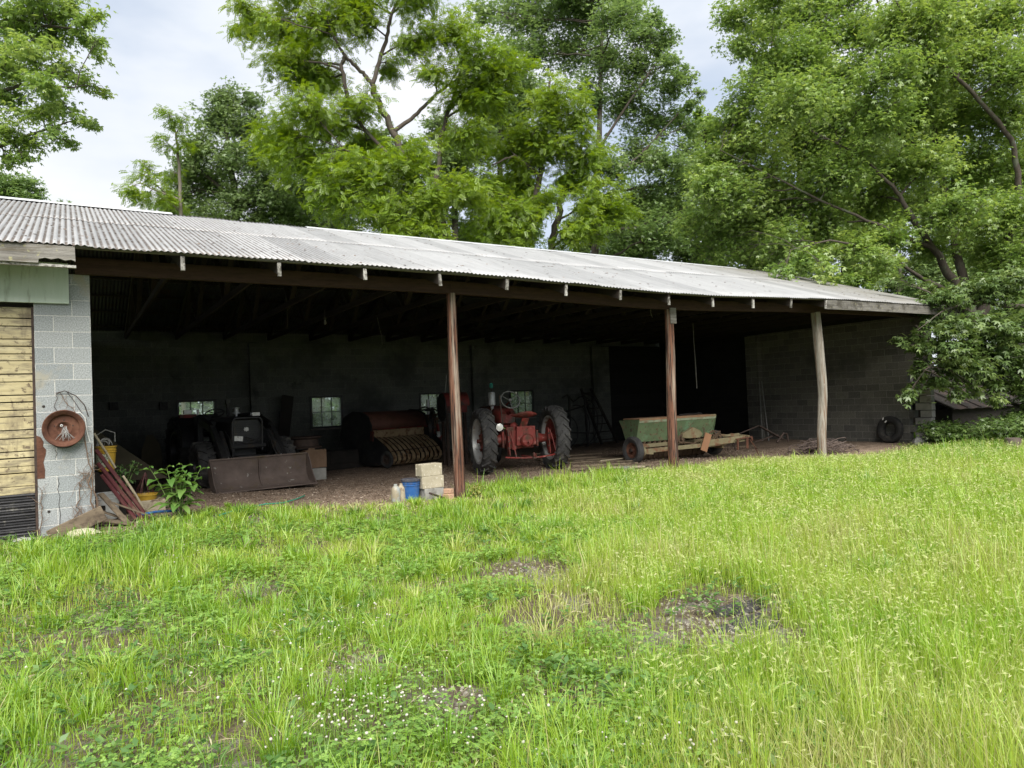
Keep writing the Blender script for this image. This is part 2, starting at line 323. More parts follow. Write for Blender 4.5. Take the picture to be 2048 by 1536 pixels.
# ------------------------------------------------------------------ ground
def ground_mat():
    m, t, o = nodes('soil_and_field'); n = t.nodes.new; l = t.links.new
    b = n('ShaderNodeBsdfPrincipled'); l(b.outputs[0], o.inputs[0]); b.inputs['Roughness'].default_value = .97; b.inputs['Specular IOR Level'].default_value = .1
    co = n('ShaderNodeTexCoord')
    def noise(sc, det=8, rg=.65):
        q = n('ShaderNodeTexNoise'); q.inputs['Scale'].default_value = sc; q.inputs['Detail'].default_value = det; q.inputs['Roughness'].default_value = rg
        l(co.outputs['Object'], q.inputs['Vector']); return q.outputs['Fac']
    def ramp(f, a, c, lo, hi):
        q = n('ShaderNodeValToRGB'); q.color_ramp.elements[0].position = lo; q.color_ramp.elements[1].position = hi
        q.color_ramp.elements[0].color = c4(a); q.color_ramp.elements[1].color = c4(c); l(f, q.inputs[0]); return q.outputs[0]
    def mix(f, a, c):
        q = n('ShaderNodeMix'); q.data_type = 'RGBA'; l(f, q.inputs['Factor']); l(a, q.inputs['A']); l(c, q.inputs['B']); return q.outputs['Result']
    soil = ramp(noise(30), (.06, .047, .033), (.16, .13, .092), .35, .7)
    grit = ramp(noise(120, 3), (.10, .09, .075), (.30, .28, .25), .4, .7)
    chips = mix(ramp(noise(5, 5), (0, 0, 0), (.75, .75, .75), .42, .62), ramp(noise(85, 3, .75), (.10, .072, .054), (.42, .325, .25), .40, .62), ramp(noise(60, 4), (.06, .045, .034), (.22, .165, .125), .4, .62))
    green = ramp(noise(2, 6), (.075, .125, .022), (.14, .20, .045), .3, .7)
    at_ = n('ShaderNodeAttribute'); at_.attribute_name = 'zone'; sp = n('ShaderNodeSeparateColor'); l(at_.outputs['Color'], sp.inputs[0])
    mr = n('ShaderNodeMapRange'); mr.inputs['From Min'].default_value = .52; mr.inputs['From Max'].default_value = .62; l(noise(3), mr.inputs[0])
    c = mix(mr.outputs[0], soil, grit)
    c = mix(sp.outputs[0], c, chips)      # R: litter floor of the shed
    c = mix(sp.outputs[1], c, green)      # G: far field
    l(c, b.inputs['Base Color'])
    bp = n('ShaderNodeBump'); bp.inputs['Strength'].default_value = .7; bp.inputs['Distance'].default_value = .02; l(noise(60, 5), bp.inputs['Height']); l(bp.outputs[0], b.inputs['Normal'])
    return m
xs = np.concatenate([[-600, -200, -80, -40, -20, -12], np.arange(-8, 30.01, .25), [33, 37, 45, 60, 100, 250, 700]])
ys = np.concatenate([[-200, -60, -25, -14], np.arange(-11, 14.01, .25), [16, 20, 26, 35, 50, 80, 150, 300, 900]])
# where the mown-short grass gives way to the littered dirt floor: y as a function of x
EDGE_X = [-6, -.7, -.05, .6, 1.5, 2.5, 2.65, 3.5, 4.3, 5.0, 6.0, 6.9, 7.6, 8.1, 8.8, 9.3, 9.6, 10.2, 11.5, 12.8, 13.8, 14.4, 15.1, 16, 17.4, 18.6, 19.2, 20.1, 40]
EDGE_Y = [.0, -.05, -.5, .2, 1.4, 1.1, .4, .3, .25, .2, .9, 1.4, 1.1, .8, 1.2, 1.2, .3, .1, .7, 1.0, 1.2, .7, .05, -.5, -.3, .0, .3, .4, 60]
edge = lambda x: np.interp(x, EDGE_X, EDGE_Y)
X, Y = np.meshgrid(xs, ys)
Z = gz(X, Y)
gv = np.stack([X.ravel(), Y.ravel(), Z.ravel()], 1)
nx, ny = len(xs), len(ys)
I, J = np.meshgrid(np.arange(nx-1), np.arange(ny-1)); a = (J*nx+I).ravel()
ground = np_mesh('ground', gv, np.stack([a, a+1, a+nx+1, a+nx], 1), ground_mat(), smooth=True)
zc = np.zeros((len(gv), 4), dtype=np.float32); zc[:, 3] = 1
inn = (gv[:, 0] > -.2) & (gv[:, 0] < 20.3) & (gv[:, 1] > edge(gv[:, 0])-.6) & (gv[:, 1] < 10.6)
zc[:, 0] = inn
far = (gv[:, 1] > 11.0) | (gv[:, 0] > 28) | (gv[:, 0] < -9)
zc[:, 1] = far
ca = ground.data.attributes.new('zone', 'FLOAT_COLOR', 'POINT'); ca.data.foreach_set('color', zc.ravel())
tag(ground, kind='structure')

# ------------------------------------------------------------------ the shed
shed = thing('machine_shed', 'long open-fronted concrete block shed with a corrugated metal roof', 'shed')
XL, XR, DEP = -6.0, 20.5, 10.5
RIDGE_Y, EAVE_Y = 5.3, -.75
def sag(x): return -.10*np.exp(-((np.asarray(x, float)-10.2)/3.2)**2)
def zroof(x, y):
    y = np.asarray(y, float); yy = np.where(y > RIDGE_Y, 2*RIDGE_Y-y, y)
    k = np.clip(1-yy/RIDGE_Y, 0, 1.2)
    return 3.765+.338*yy+np.where(y > RIDGE_Y, 0, sag(x)*k)

def roof_mat():
    m, t, o = nodes('weathered_corrugated_steel'); n = t.nodes.new; l = t.links.new
    b = n('ShaderNodeBsdfPrincipled'); l(b.outputs[0], o.inputs[0]); b.inputs['Roughness'].default_value = .62; b.inputs['Metallic'].default_value = .25
    co = n('ShaderNodeTexCoord'); sp = n('ShaderNodeSeparateXYZ'); l(co.outputs['Object'], sp.inputs[0])
    def noise(sc, st=(1, 1, 1), det=6, off=0):
        mp = n('ShaderNodeMapping'); mp.inputs['Scale'].default_value = st; mp.inputs['Location'].default_value = (off, off, off); l(co.outputs['Object'], mp.inputs[0])
        q = n('ShaderNodeTexNoise'); q.inputs['Scale'].default_value = sc; q.inputs['Detail'].default_value = det; q.inputs['Roughness'].default_value = .65
        l(mp.outputs[0], q.inputs['Vector']); return q.outputs['Fac']
    def mrange(f, a, c, d=0, e=1):
        q = n('ShaderNodeMapRange'); q.inputs['From Min'].default_value = a; q.inputs['From Max'].default_value = c; q.inputs['To Min'].default_value = d; q.inputs['To Max'].default_value = e; l(f, q.inputs[0]); return q.outputs[0]
    def mul(a, c):
        q = n('ShaderNodeMath'); q.operation = 'MULTIPLY'; l(a, q.inputs[0]); l(c, q.inputs[1]); return q.outputs[0]
    def mix(f, a, col):
        q = n('ShaderNodeMix'); q.data_type = 'RGBA'; l(f, q.inputs['Factor']); l(a, q.inputs['A']); q.inputs['B'].default_value = c4(col); return q.outputs['Result']
    rp = n('ShaderNodeValToRGB'); rp.color_ramp.elements[0].position = .25; rp.color_ramp.elements[1].position = .75
    rp.color_ramp.elements[0].color = (.215, .22, .225, 1); rp.color_ramp.elements[1].color = (.35, .355, .36, 1)
    a = n('ShaderNodeAttribute'); a.attribute_name = 'tone'
    ad = n('ShaderNodeMath'); ad.operation = 'MULTIPLY_ADD'; ad.inputs[1].default_value = .70; l(noise(3, (3, .35, 1)), ad.inputs[0]); 
    hf = n('ShaderNodeMath'); hf.operation = 'MULTIPLY'; hf.inputs[1].default_value = .40; l(a.outputs['Fac'], hf.inputs[0]); l(hf.outputs[0], ad.inputs[2])
    l(ad.outputs[0], rp.inputs[0]); cur = rp.outputs[0]
    # dirt and lichen lying in the valleys, thickest over the left bay and along the gable end
    ph = n('ShaderNodeMath'); ph.operation = 'MULTIPLY'; ph.inputs[1].default_value = 2*PI/.076; l(sp.outputs['X'], ph.inputs[0])
    sn = n('ShaderNodeMath'); sn.operation = 'SINE'; l(ph.outputs[0], sn.inputs[0])
    val = mrange(sn.outputs[0], .1, -.7)
    left = mrange(sp.outputs['X'], 7.5, 2.0, .12, 1.0)
    brk = mrange(noise(9, (1.5, .5, 1)), .30, .50)
    cur = mix(mul(mul(val, left), brk), cur, (.085, .07, .06))
    cur = mix(mul(mrange(noise(40, (1, .6, 1)), .6, .68), mrange(sp.outputs['X'], 8, 0, .2, .8)), cur, (.13, .11, .09))
    cur = mix(mul(mrange(noise(5, (2.5, .35, 1), 6, 4), .62, .72), mrange(sp.outputs['X'], 16, 2, .1, .5)), cur, (.16, .10, .07))
    cur = mix(mul(mrange(sp.outputs['X'], 14.5, 18.5), mrange(noise(2.5, (1, .7, 1), 6, 8), .35, .6, .25, .85)), cur, (.20, .19, .165))
    l(cur, b.inputs['Base Color'])
    bp = n('ShaderNodeBump'); bp.inputs['Strength'].default_value = .12; bp.inputs['Distance'].default_value = .01; l(noise(60), bp.inputs['Height']); l(bp.outputs[0], b.inputs['Normal'])
    return m
M['wire_dull'] = mat('dull_dark_wire', [(.07, .068, .062), (.13, .125, .115)], 12, .8, 0, .1)
M['tail_grey'] = mat('grey_rafter_end', [(.14, .135, .122), (.30, .29, .265)], 30, .9, 0, .6, 60, [((.07, .065, .055), 18, .52, .64)])
RT_ = random.Random(77)
M['roof'] = roof_mat()
M['cap'] = mat('white_ridge_metal', [(.50, .52, .54), (.62, .635, .65)], 3, .5, .3, .05)

PITCH_W = .076
def corrugated():
    "both slopes; each slope is two courses of sheets, the upper lapped over the lower"
    V = []; Q = []; T = []; base = 0
    ncol = int((XR-XL)/PITCH_W*6); cx = np.linspace(XL, XR, ncol)
    sheet = np.floor(cx/.66).astype(int); rs = np.random.default_rng(3).random(200)
    wave = .0095*np.sin(2*PI*cx/PITCH_W)
    for slope in (0, 1):
        for k, (y0, y1, lift) in enumerate(((EAVE_Y, 2.5, 0), (2.3, RIDGE_Y+.02, .006))):
            rows = np.linspace(0, 1, 7)
            G = []
            for r_ in rows:
                y = y0+(y1-y0)*r_+ (0 if r_ > 0 else (rs[(sheet*7+k) % 200]-.5)*.05)
                z = zroof(cx, y) if slope == 0 else zroof(cx, np.minimum(y, 5.29))-sag(cx)*np.clip(1-y/RIDGE_Y, 0, 1.2)
                z = z+wave+lift+(sheet % 2)*.007+(rs[(sheet*3+k*11) % 200]-.5)*.012*(1-r_)
                yy = y if slope == 0 else 2*RIDGE_Y-y
                G.append(np.stack([cx, np.broadcast_to(yy, cx.shape), z], 1))
            G = np.concatenate(G); V.append(G); T.append(np.tile(rs[(sheet*5+k*17+slope*40) % 200], len(rows)))
            I, J = np.meshgrid(np.arange(ncol-1), np.arange(len(rows)-1)); a = (J*ncol+I).ravel()+base
            q = np.stack([a, a+1, a+ncol+1, a+ncol], 1)
            Q.append(q if slope == 0 else q[:, ::-1]); base += len(G)
    return np.concatenate(V), np.concatenate(Q), np.concatenate(T)
v, q, tn = corrugated()
roof = np_mesh('roof', v, q, [M['roof'], mat('shade_dark_roof_underside', [(.035, .036, .04), (.06, .062, .066)], 2, .8, .1, .1, 30, [((.05, .035, .028), 3, .58, .7)])], tone=tn, parent=shed, smooth=True)  # shade under the roof put into a darker underside colour, with rust spots
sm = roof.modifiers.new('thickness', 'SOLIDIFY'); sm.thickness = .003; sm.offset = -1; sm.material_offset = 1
def cap_strip(x0, x1, lift, wd):
    b = MB(); n = 12
    for i in range(n):
        xa, xb = x0+(x1-x0)*i/n, x0+(x1-x0)*(i+1)/n-.001
        z0 = float(zroof(xa, RIDGE_Y))+lift; z1 = float(zroof(xb, RIDGE_Y))+lift
        b.add([(xa, RIDGE_Y-wd, z0-.338*wd), (xb, RIDGE_Y-wd, z1-.338*wd), (xb, RIDGE_Y, z1), (xa, RIDGE_Y, z0), (xb, RIDGE_Y+wd, z1-.338*wd), (xa, RIDGE_Y+wd, z0-.338*wd),
               (xa, RIDGE_Y-wd, z0-.338*wd-.02), (xb, RIDGE_Y-wd, z1-.338*wd-.02)], [(0, 1, 2, 3), (3, 2, 4, 5), (6, 7, 1, 0)])
    return b.build('ridge_cap', M['cap'], roof)
cap_strip(XL, 1.6, .045, .2); cap_strip(4.35, 18.6, .028, .14)

# front pier and the closed bay on the left
pier = MB().box((-.305, .20, 1.47), (.61, .40, 3.64)).build('front_pier', M['block_front'], shed)
b = MB(); z = .68
b.add([(-.613, -.004, .70), (-.535, -.004, .70), (-.53, -.004, .80), (-.545, -.004, .90), (-.52, -.004, 1.0), (-.515, -.004, 1.06), (-.545, -.004, 1.10), (-.54, -.004, 1.16), (-.57, -.004, 1.22), (-.613, -.004, 1.24)], [tuple(range(10))])
tag(b.build('broken_patch', M['rust'], pier), 'rust-brown backing showing where a block corner broke off')
b = MB()   # settlement cracks
for pts in (((-.40, .70), (-.385, .62), (-.405, .55), (-.38, .46), (-.395, .36), (-.38, .25), (-.39, .10), (-.375, -.02)), ((-.42, 1.05), (-.40, 1.0), (-.42, .95))):
    b.tube([(x, -.001, zz) for x, zz in pts], .004, 4)
b.build('crack', M['inner_dark'], pier)
for hx, hz in ((-.53, 1.60), (-.50, .28)): MB().cyl((hx, .0, hz), (hx, -.004, hz), .017, 12).build('bolt_hole', M['inner_dark'], pier)
dz0, dz1 = .52, 2.87
gd = MB(); zz = dz0; k = 0
rr = random.Random(4)
while zz < dz1-.02:
    h = (.085, .165)[k % 2] if k % 3 else .10
    h = min(h, dz1-zz)
    gd.box((-1.95, .10+rr.uniform(-.004, .004), zz+h/2-.004), (2.62, .03, h-rr.uniform(.006, .018)), (rr.uniform(-.035, .035), rr.uniform(-.0025, .0025), 0)); zz += h; k += 1
door = gd.build('garage_door', M['door_yellow'], shed, bevel=.004)
MB().box((-1.95, .14, 1.7), (2.64, .02, 2.40)).build('backing', M['inner_dark'], door)
MB().box((-.626, .06, 1.36), (.028, .10, 2.98)).build('door_jamb', M['dark_iron'], shed)
sk = MB(); n = 70
zs = np.linspace(-.14, .52, n)
P = []
for xx in (-3.25, -.645): P += [(xx, .075+.010*math.sin(zq*2*PI/.034), zq) for zq in zs]
sk.add(P, [(i, n+i, n+i+1, i+1) for i in range(n-1)])
tag(sk.build('skirt_panel', M['black_plastic'], shed), 'black ribbed panel under the yellow door')
tag(MB().box((-1.72, -.035, 3.16), (2.98, .03, .52)).build('transom_panel', M['green_panel'], shed, bevel=.004), 'pale green painted board above the garage door')
# left fascia with its rotten bottom edge, then the fascia beyond the last post
fl = [(-6, 3.30), (-.53, 3.28), (-.525, 3.325), (-.46, 3.345), (-.40, 3.33), (-.33, 3.35), (-.26, 3.325), (-.20, 3.34), (-.155, 3.32), (-.16, 3.50), (-6, 3.50)]
tag(MB().prism([(x, 0, zq) for x, zq in fl], (0, -.73, 0), (0, -.69, 0)).build('fascia_board', M['grey_wood'], shed), 'grey fascia board with a rotted lower edge')
MB().box((-3.1, -.66, 3.265), (5.9, .06, .03)).build('fascia_batten', M['tail_end'], shed)
n = 10; b = MB()
for i in range(n):
    xa = 14.55+(20.45-14.55)*i/n; xb = 14.55+(20.45-14.55)*(i+1)/n
    ta, tb = float(zroof(xa, -.74))-.025, float(zroof(xb, -.74))-.025
    b.bar((xa, -.715, ta-.11), (xb+.0005, -.715, tb-.11), .035, .21)
tag(b.build('fascia_board', M['grey_wood_dark'], shed), 'grey lichen-spotted fascia board at the right end of the eave')
tag(MB().bar((20.47, -.74, float(zroof(20.4, -.74))-.14), (20.47, 5.3, float(zroof(20.4, 5.3))-.14), .035, .2).build('rake_board', M['grey_wood'], shed), None)
# header beam, in three lengths, sagging with the roof
for xa, xb in ((-.16, 5.2), (5.203, 10.2), (10.203, 20.1)):
    b = MB(); n = 8
    for i in range(n):
        p, q = xa+(xb-xa)*i/n, xa+(xb-xa)*(i+1)/n
        b.bar((p, -.052, 3.39+float(sag(p))), (q, -.052, 3.39+float(sag(q))), .096, .205)
    b.build('header_beam', M['beam'], shed)
# posts
def post(pts, rad, m, label, n=14, square=False):
    b = MB(); pts = [Vector(p) for p in pts]; ex = []; er = []
    for i in range(len(pts)-1):
        for k in range(5):
            t = k/5; ex.append(pts[i].lerp(pts[i+1], t)); er.append(rad[i]*(1-t)+rad[i+1]*t)
    ex.append(pts[-1]); er.append(rad[-1])
    b.tube(ex, er, n)
    rg = random.Random(len(label)); kk = [1+rg.uniform(-.05, .05) for _ in range(n)]
    vs = []
    for i, p in enumerate(b.v):
        c = ex[i//n]; s = kk[i % n]
        if square: s *= 1+.16*abs(math.cos(2*(2*PI*(i % n)/n)))-.08
        vs.append((c.x+(p[0]-c.x)*s, c.y+(p[1]-c.y)*s, p[2]))
    b.v = vs
    o = b.build('post', m, shed, smooth=1.0); tag(o, label); return o
post([(5.26, -.06, -.35), (5.25, -.06, .5), (5.23, -.05, 1.8), (5.235, -.05, 3.287)], [.098, .094, .088, .078], M['post_red'], 'round reddish post with a grey weathered edge')
post([(10.17, -.06, -.35), (10.19, -.05, .9), (10.235, -.05, 2.2), (10.245, -.05, 3.186)], [.108, .10, .094, .088], M['post_red'], 'round dark red-brown post')
MB().box((10.27, -.135, 3.05), (.16, .03, .32)).build('post_cleat', M['grey_wood'], shed)
post([(15.05, -.06, -.5), (15.08, -.06, .3), (15.22, -.05, 1.25), (15.22, -.05, 1.6), (15.16, -.05, 2.5), (15.10, -.05, 3.29)], [.095, .102, .102, .106, .11, .106], M['post_grey'], 'crooked split grey post', 16, True)
MB().tube([(15.09, -.19, 1.55), (15.03, -.21, 1.40), (15.0, -.22, 1.28)], [.012, .012, .004], 5).build('splinter', M['post_grey'], shed)

# walls
WX = [(2.24, 3.15), (5.86, 6.76), (9.41, 10.31), (12.85, 13.76)]; WZ0, WZ1 = .90, 1.775
b = MB(); xs_ = [0.2]+[v_ for p in WX for v_ in p]+[17.0]
for i in range(0, len(xs_), 2): b.box(((xs_[i]+xs_[i+1])/2, 10.6, 1.55), (xs_[i+1]-xs_[i], .2, 3.7))
for x0, x1 in WX:
    b.box(((x0+x1)/2, 10.6, (WZ0-.3)/2), (x1-x0, .2, WZ0+.3)); b.box(((x0+x1)/2, 10.6, (WZ1+3.4)/2), (x1-x0, .2, 3.4-WZ1))
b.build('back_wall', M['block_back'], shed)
tag(MB().box((18.66, 10.6, 1.55), (3.32, .2, 3.7)).build('back_wall', M['block_black'], shed), 'right end of the back wall, coloured black for deep shade')
for px0, px1 in ((4.10, 4.56), (11.3, 11.75), (16.45, 17.25)):
    MB().box(((px0+px1)/2, 10.42, 1.53), (px1-px0, .16, 3.68)).build('pilaster', M['block_back'], shed)
for x0, x1 in WX:
    b = MB(); y = 10.49; W_ = x1-x0
    for q in (x0-.02, x1+.02): b.box((q, y, (WZ0+WZ1)/2), (.06, .06, WZ1-WZ0+.1))
    for q in (WZ0-.02, WZ1+.02): b.box(((x0+x1)/2, y, q), (W_-.02, .06, .06))
    for q in (1/3, 2/3): b.box((x0+W_*q, y, (WZ0+WZ1)/2), (.022, .03, WZ1-WZ0-.02))
    b.box(((x0+x1)/2, y+.004, (WZ0+WZ1)/2), (W_-.08, .03, .022))
    wn = b.build('window', M['black_metal'], shed)
    MB().box(((x0+x1)/2, y+.03, (WZ0+WZ1)/2), (W_, .006, WZ1-WZ0)).build('pane', None or M.setdefault('glass', None) or bpy.data.materials.new('glass'), wn)
    MB().box(((x0+x1)/2, 10.45, WZ0-.075), (W_+.16, .12, .05)).build('sill', M['grey_wood'], wn)
def dusty_glass():
    m, t, o = nodes('dusty_window_glass'); n = t.nodes.new; l = t.links.new
    tr = n('ShaderNodeBsdfTransparent'); tr.inputs[0].default_value = (.80, .86, .80, 1)
    d = n('ShaderNodeBsdfTranslucent'); d.inputs[0].default_value = (.62, .68, .60, 1)
    g = n('ShaderNodeBsdfGlossy'); g.inputs['Roughness'].default_value = .1
    q = n('ShaderNodeTexNoise'); q.inputs['Scale'].default_value = 5; co = n('ShaderNodeTexCoord'); l(co.outputs['Object'], q.inputs['Vector'])
    r_ = n('ShaderNodeMapRange'); r_.inputs['To Min'].default_value = .12; r_.inputs['To Max'].default_value = .5; r_.inputs['From Min'].default_value = .3; r_.inputs['From Max'].default_value = .7; l(q.outputs['Fac'], r_.inputs[0])
    m1 = n('ShaderNodeMixShader'); l(r_.outputs[0], m1.inputs[0]); l(tr.outputs[0], m1.inputs[1]); l(d.outputs[0], m1.inputs[2])
    m2 = n('ShaderNodeMixShader'); m2.inputs[0].default_value = .05; l(m1.outputs[0], m2.inputs[1]); l(g.outputs[0], m2.inputs[2]); l(m2.outputs[0], o.inputs[0]); return m
gm = dusty_glass()
for o in COL.objects:
    if o.name.split('.')[0] == 'pane': o.data.materials.clear(); o.data.materials.append(gm)
# left partition, right end wall with its broken front corner
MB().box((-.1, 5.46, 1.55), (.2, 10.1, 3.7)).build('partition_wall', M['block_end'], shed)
b = MB(); b.box((20.2, 3.29, 2.58), (.2, 5.72, 1.66)); b.box((20.2, 3.42, .725), (.2, 5.46, 2.05))
rg = random.Random(11); z = -.3; k = 0
while z < 1.74:
    e = (.44, .60)[k % 2]+rg.uniform(-.03, .03); b.box((20.2, (e+.69)/2, z+.1), (.197, .69-e, .2)); z += .2032; k += 1
b.box((20.2, .215, 2.58), (.2, .43, 1.66))
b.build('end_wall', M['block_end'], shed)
b = MB(); z = -.3; k = 0
while z < 1.72:
    e = (.36, .50)[k % 2]; sh = .05*math.sin((z+.3)*1.5)
    b.box((20.2+rg.uniform(-.02, .035), e/2-.03-sh*.6, z+.1), (.20, e-.05, .185), (rg.uniform(-.03, .03), rg.uniform(-.02, .02), rg.uniform(-.06, .06))); z += .2032; k += 1
tag(b.build('corner_blocks', M['block_plain'], shed, bevel=.008), 'cracked and shifted blocks at the front corner of the end wall')
tag(MB().box((20.2, 8.32, 1.55), (.2, 4.34, 3.7)).build('end_wall', M['block_black'], shed), 'rear half of the end wall, coloured black for deep shade')
MB().box((20.0, 5.85, 1.53), (.2, .52, 3.68)).build('pilaster', M['block_plain' if 0 else 'block_end'], shed)
b = MB()   # boarded gable above the end wall
b.prism([(0, -.05, 3.38), (0, 10.65, 3.38), (0, 10.65, 3.68), (0, 5.3, 5.49), (0, -.05, 3.68)], (20.17, 0, 0), (20.23, 0, 0)); b.build('gable', M['inner_dark'], shed)
tag(MB().box((7.22, 10.76, 3.5), (26.4, .05, .46)).build('eave_board', M['block_back'], shed), None)
# trusses every four feet, each tail showing its pale end grain under the eave
for k in range(16):
    x = 1.03+1.228*k; s0 = float(sag(x)); b = MB()
    zt = lambda y: 3.765+.338*y-.135
    b.bar((x, -.68, zt(-.68)+s0*1.1), (x, 5.26, zt(5.26)), .045, .16)
    b.bar((x, 11.2, zt(-.6)), (x, 5.34, zt(5.26)), .045, .16)
    b.bar((x, -.1, 3.545+s0), (x, 10.62, 3.545), .043, .11)
    for ya, yb in ((1.6, 2.6), (3.6, 2.6), (3.6, 5.3), (9.0, 8.0), (7.0, 8.0), (7.0, 5.3)):
        yt = min(yb, 10.6-yb)
        b.bar((x+.04, ya, 3.55+s0*(1-ya/10.6)), (x+.04, yb, zt(yt)), .036, .09, (1, 0, 0))
    t_ = b.build('truss', M['truss'], shed)
    hh_ = RT_.uniform(.16, .20); MB().box((x+RT_.uniform(-.008, .008), -.695+RT_.uniform(-.02, .015), zt(-.69)+s0*1.1+.08-hh_/2), (RT_.uniform(.042, .052), .03, hh_), (RT_.uniform(-.12, .12), RT_.uniform(-.05, .05), 0)).build('tail_end', M['tail_end'] if RT_.random() < .55 else M['tail_grey'], t_)
# purlins under the sheets
for sl in (0, 1):
    for k in range(8):
        y = -.64+k*.82; b = MB(); n = 14
        for i in range(n):
            xa, xb = (XL+.05)+(XR-XL-.1)*i/n, (XL+.05)+(XR-XL-.1)*(i+1)/n
            za, zb = (float(zroof(q, y))-(sl and float(sag(q))*(1-y/RIDGE_Y)) for q in (xa, xb))
            yy = y if not sl else 2*RIDGE_Y-y
            b.bar((xa, yy, za-.034), (xb, yy, zb-.034), .09, .03)
        b.build('purlin', M['grey_wood'] if k == 0 else M['truss'], shed)
# ------------------------------------------------------------------ machines
def tyre_mb(c, Rr, wd, rr, lugs=0, lug_h=.025, dl=.22, n=48):
    b = MB(); c = Vector(c); h = wd/2
    prof = [(rr, -h*.62), (rr+.02, -h*.78), (rr+(Rr-rr)*.35, -h*.98), (rr+(Rr-rr)*.7, -h), (Rr-.035, -h*.9), (Rr-.008, -h*.62), (Rr, 0),
            (Rr-.008, h*.62), (Rr-.035, h*.9), (rr+(Rr-rr)*.7, h), (rr+(Rr-rr)*.35, h*.98), (rr+.02, h*.78), (rr, h*.62), (rr-.01, 0), (rr, -h*.62)]
    b.lathe(prof, c, (1, 0, 0), n)
    for i in range(lugs):
        for s in (-1, 1):
            a0 = 2*PI*(i+(0 if s < 0 else .5))/lugs
            pts = []
            for t in (0, .35, .7, 1.0):
                a = a0+dl*t; r_ = Rr+lug_h*.45-(.012+.05*max(0, t-.7))*(t > .6)
                pts.append((c+Vector((s*h*(.02+.96*t), math.cos(a)*r_, math.sin(a)*r_)), a))
            for (p, a), (q, a2) in zip(pts, pts[1:]):
                b.bar(p, q, .036, lug_h+.012, (0, math.cos((a+a2)/2), math.sin((a+a2)/2)))
            # shoulder bar down the sidewall
            a = a0+dl; p = pts[-1][0]; q = c+Vector((s*h*1.0, math.cos(a+.03)*(Rr-.09), math.sin(a+.03)*(Rr-.09)))
            b.bar(p, q, .034, .022, (s, 0, 0))
    return b
def wheel(parent, c, Rr, wd, rr, side, tyre_m, rim_m, disc_m, lugs=20, spokes=0, dish=.0):
    "wheel > tyre, rim, disc; side = +1/-1: outer face direction along x"
    t = tyre_mb(c, Rr, wd, rr, lugs).build('wheel', tyre_m, parent)
    c = Vector(c); b = MB(); h = wd*.36
    b.lathe([(rr+.012, -h), (rr+.012, -h-.012), (rr-.03, -h-.006), (rr-.045, -h*.6), (rr-.055, 0), (rr-.045, h*.6), (rr-.03, h+.006), (rr+.012, h+.012), (rr+.012, h)], c, (1, 0, 0), 48)
    b.build('rim', rim_m, t)
    b = MB(); x0 = side*dish; r2 = rr-.05
    if spokes:
        b.lathe([(r2, x0-.02), (r2-.05, x0-.035), (r2-.09, x0)], c, (1, 0, 0), 40)
        b.lathe([(.02, x0+side*.09), (.11, x0+side*.085), (.15, x0+side*.05), (.17, x0), (.15, x0-side*.05), (.02, x0-side*.05)], c, (1, 0, 0), 24)
        for i in range(spokes):
            a = 2*PI*(i+.5)/spokes; u = Vector((0, math.cos(a), math.sin(a)))
            b.bar(c+u*.13+Vector((x0+side*.03, 0, 0)), c+u*(r2-.02)+Vector((x0-.01, 0, 0)), .075, .05, (1, 0, 0))
    else:
        b.lathe([(r2, x0), (r2*.82, x0-side*.015), (r2*.6, x0+side*.03), (r2*.42, x0+side*.04), (r2*.36, x0+side*.10), (.03, x0+side*.11), (.001, x0+side*.11)], c, (1, 0, 0), 40)
        for i in range(6):
            a = 2*PI*i/6; u = Vector((0, math.cos(a), math.sin(a)))
            p = c+u*r2*.5+Vector((x0+side*.03, 0, 0)); b.cyl(p, p+Vector((side*.025, 0, 0)), .014, 8)
        for i in range(8):
            a = 2*PI*(i+.3)/8; u = Vector((0, math.cos(a), math.sin(a)))
            b.bar(c+u*(r2-.05)+Vector((x0, 0, 0)), c+u*(r2+.02)+Vector((x0+side*.03, 0, 0)), .06, .03, (1, 0, 0))
    b.build('disc', disc_m, t)
    return t
def G(x, y): return float(gz(x, y))

# ---- the red row-crop tractor, seen from behind
RT = thing('red_tractor', 'red row-crop tractor parked rear-outward beside the round reddish post', 'tractor', (8.28, 2.85, G(8.28, 2.85)), -.25)
wheel(RT, (-.82, 0, .715), .70, .31, .49, -1, M['rubber'], M['silver'], M['red'], 20, 0, -.06)
wheel(RT, (.86, 0, .715), .70, .31, .49, 1, M['rubber'], M['silver'], M['red'], 20, 0, -.05)
b = MB()
for s_, xo, xe in ((-1, .80, .95), (1, .84, 1.02)):
    b = MB(); b.tube([(s_*xo, 0, .715), (s_*.55, 0, .715), (s_*.32, 0, .73)], [.085, .10, .15], 14); b.box((s_*.40, -.02, .73), (.05, .34, .36)); b.cyl((s_*xe, 0, .715), (s_*.6, 0, .715), .045, 12)
    b.build('axle_housing', M['red'], RT, bevel=.012)
b = MB(); b.box((0, .08, .76), (.62, .50, .48)); b.box((.10, -.22, .80), (.46, .16, .42), None, 0, (.92, 1)); b.box((-.16, -.16, .72), (.10, .1, .44))
b.lathe([(.001, .12), (.12, .12), (.15, .08), (.15, 0)], (.10, -.29, .70), (0, -1, 0), 20)
b.cyl((.10, -.40, .66), (.10, -.52, .66), .022, 10)
for i in range(8):
    a = 2*PI*i/8; b.cyl((.10+.13*math.cos(a), -.30, .70+.13*math.sin(a)), (.10+.13*math.cos(a), -.325, .70+.13*math.sin(a)), .013, 6)
for sx in (-.10, .02, .14, .26): b.cyl((sx, -.29, .97), (sx, -.315, .97), .014, 6)
b.build('differential_case', M['red'], RT, bevel=.015)
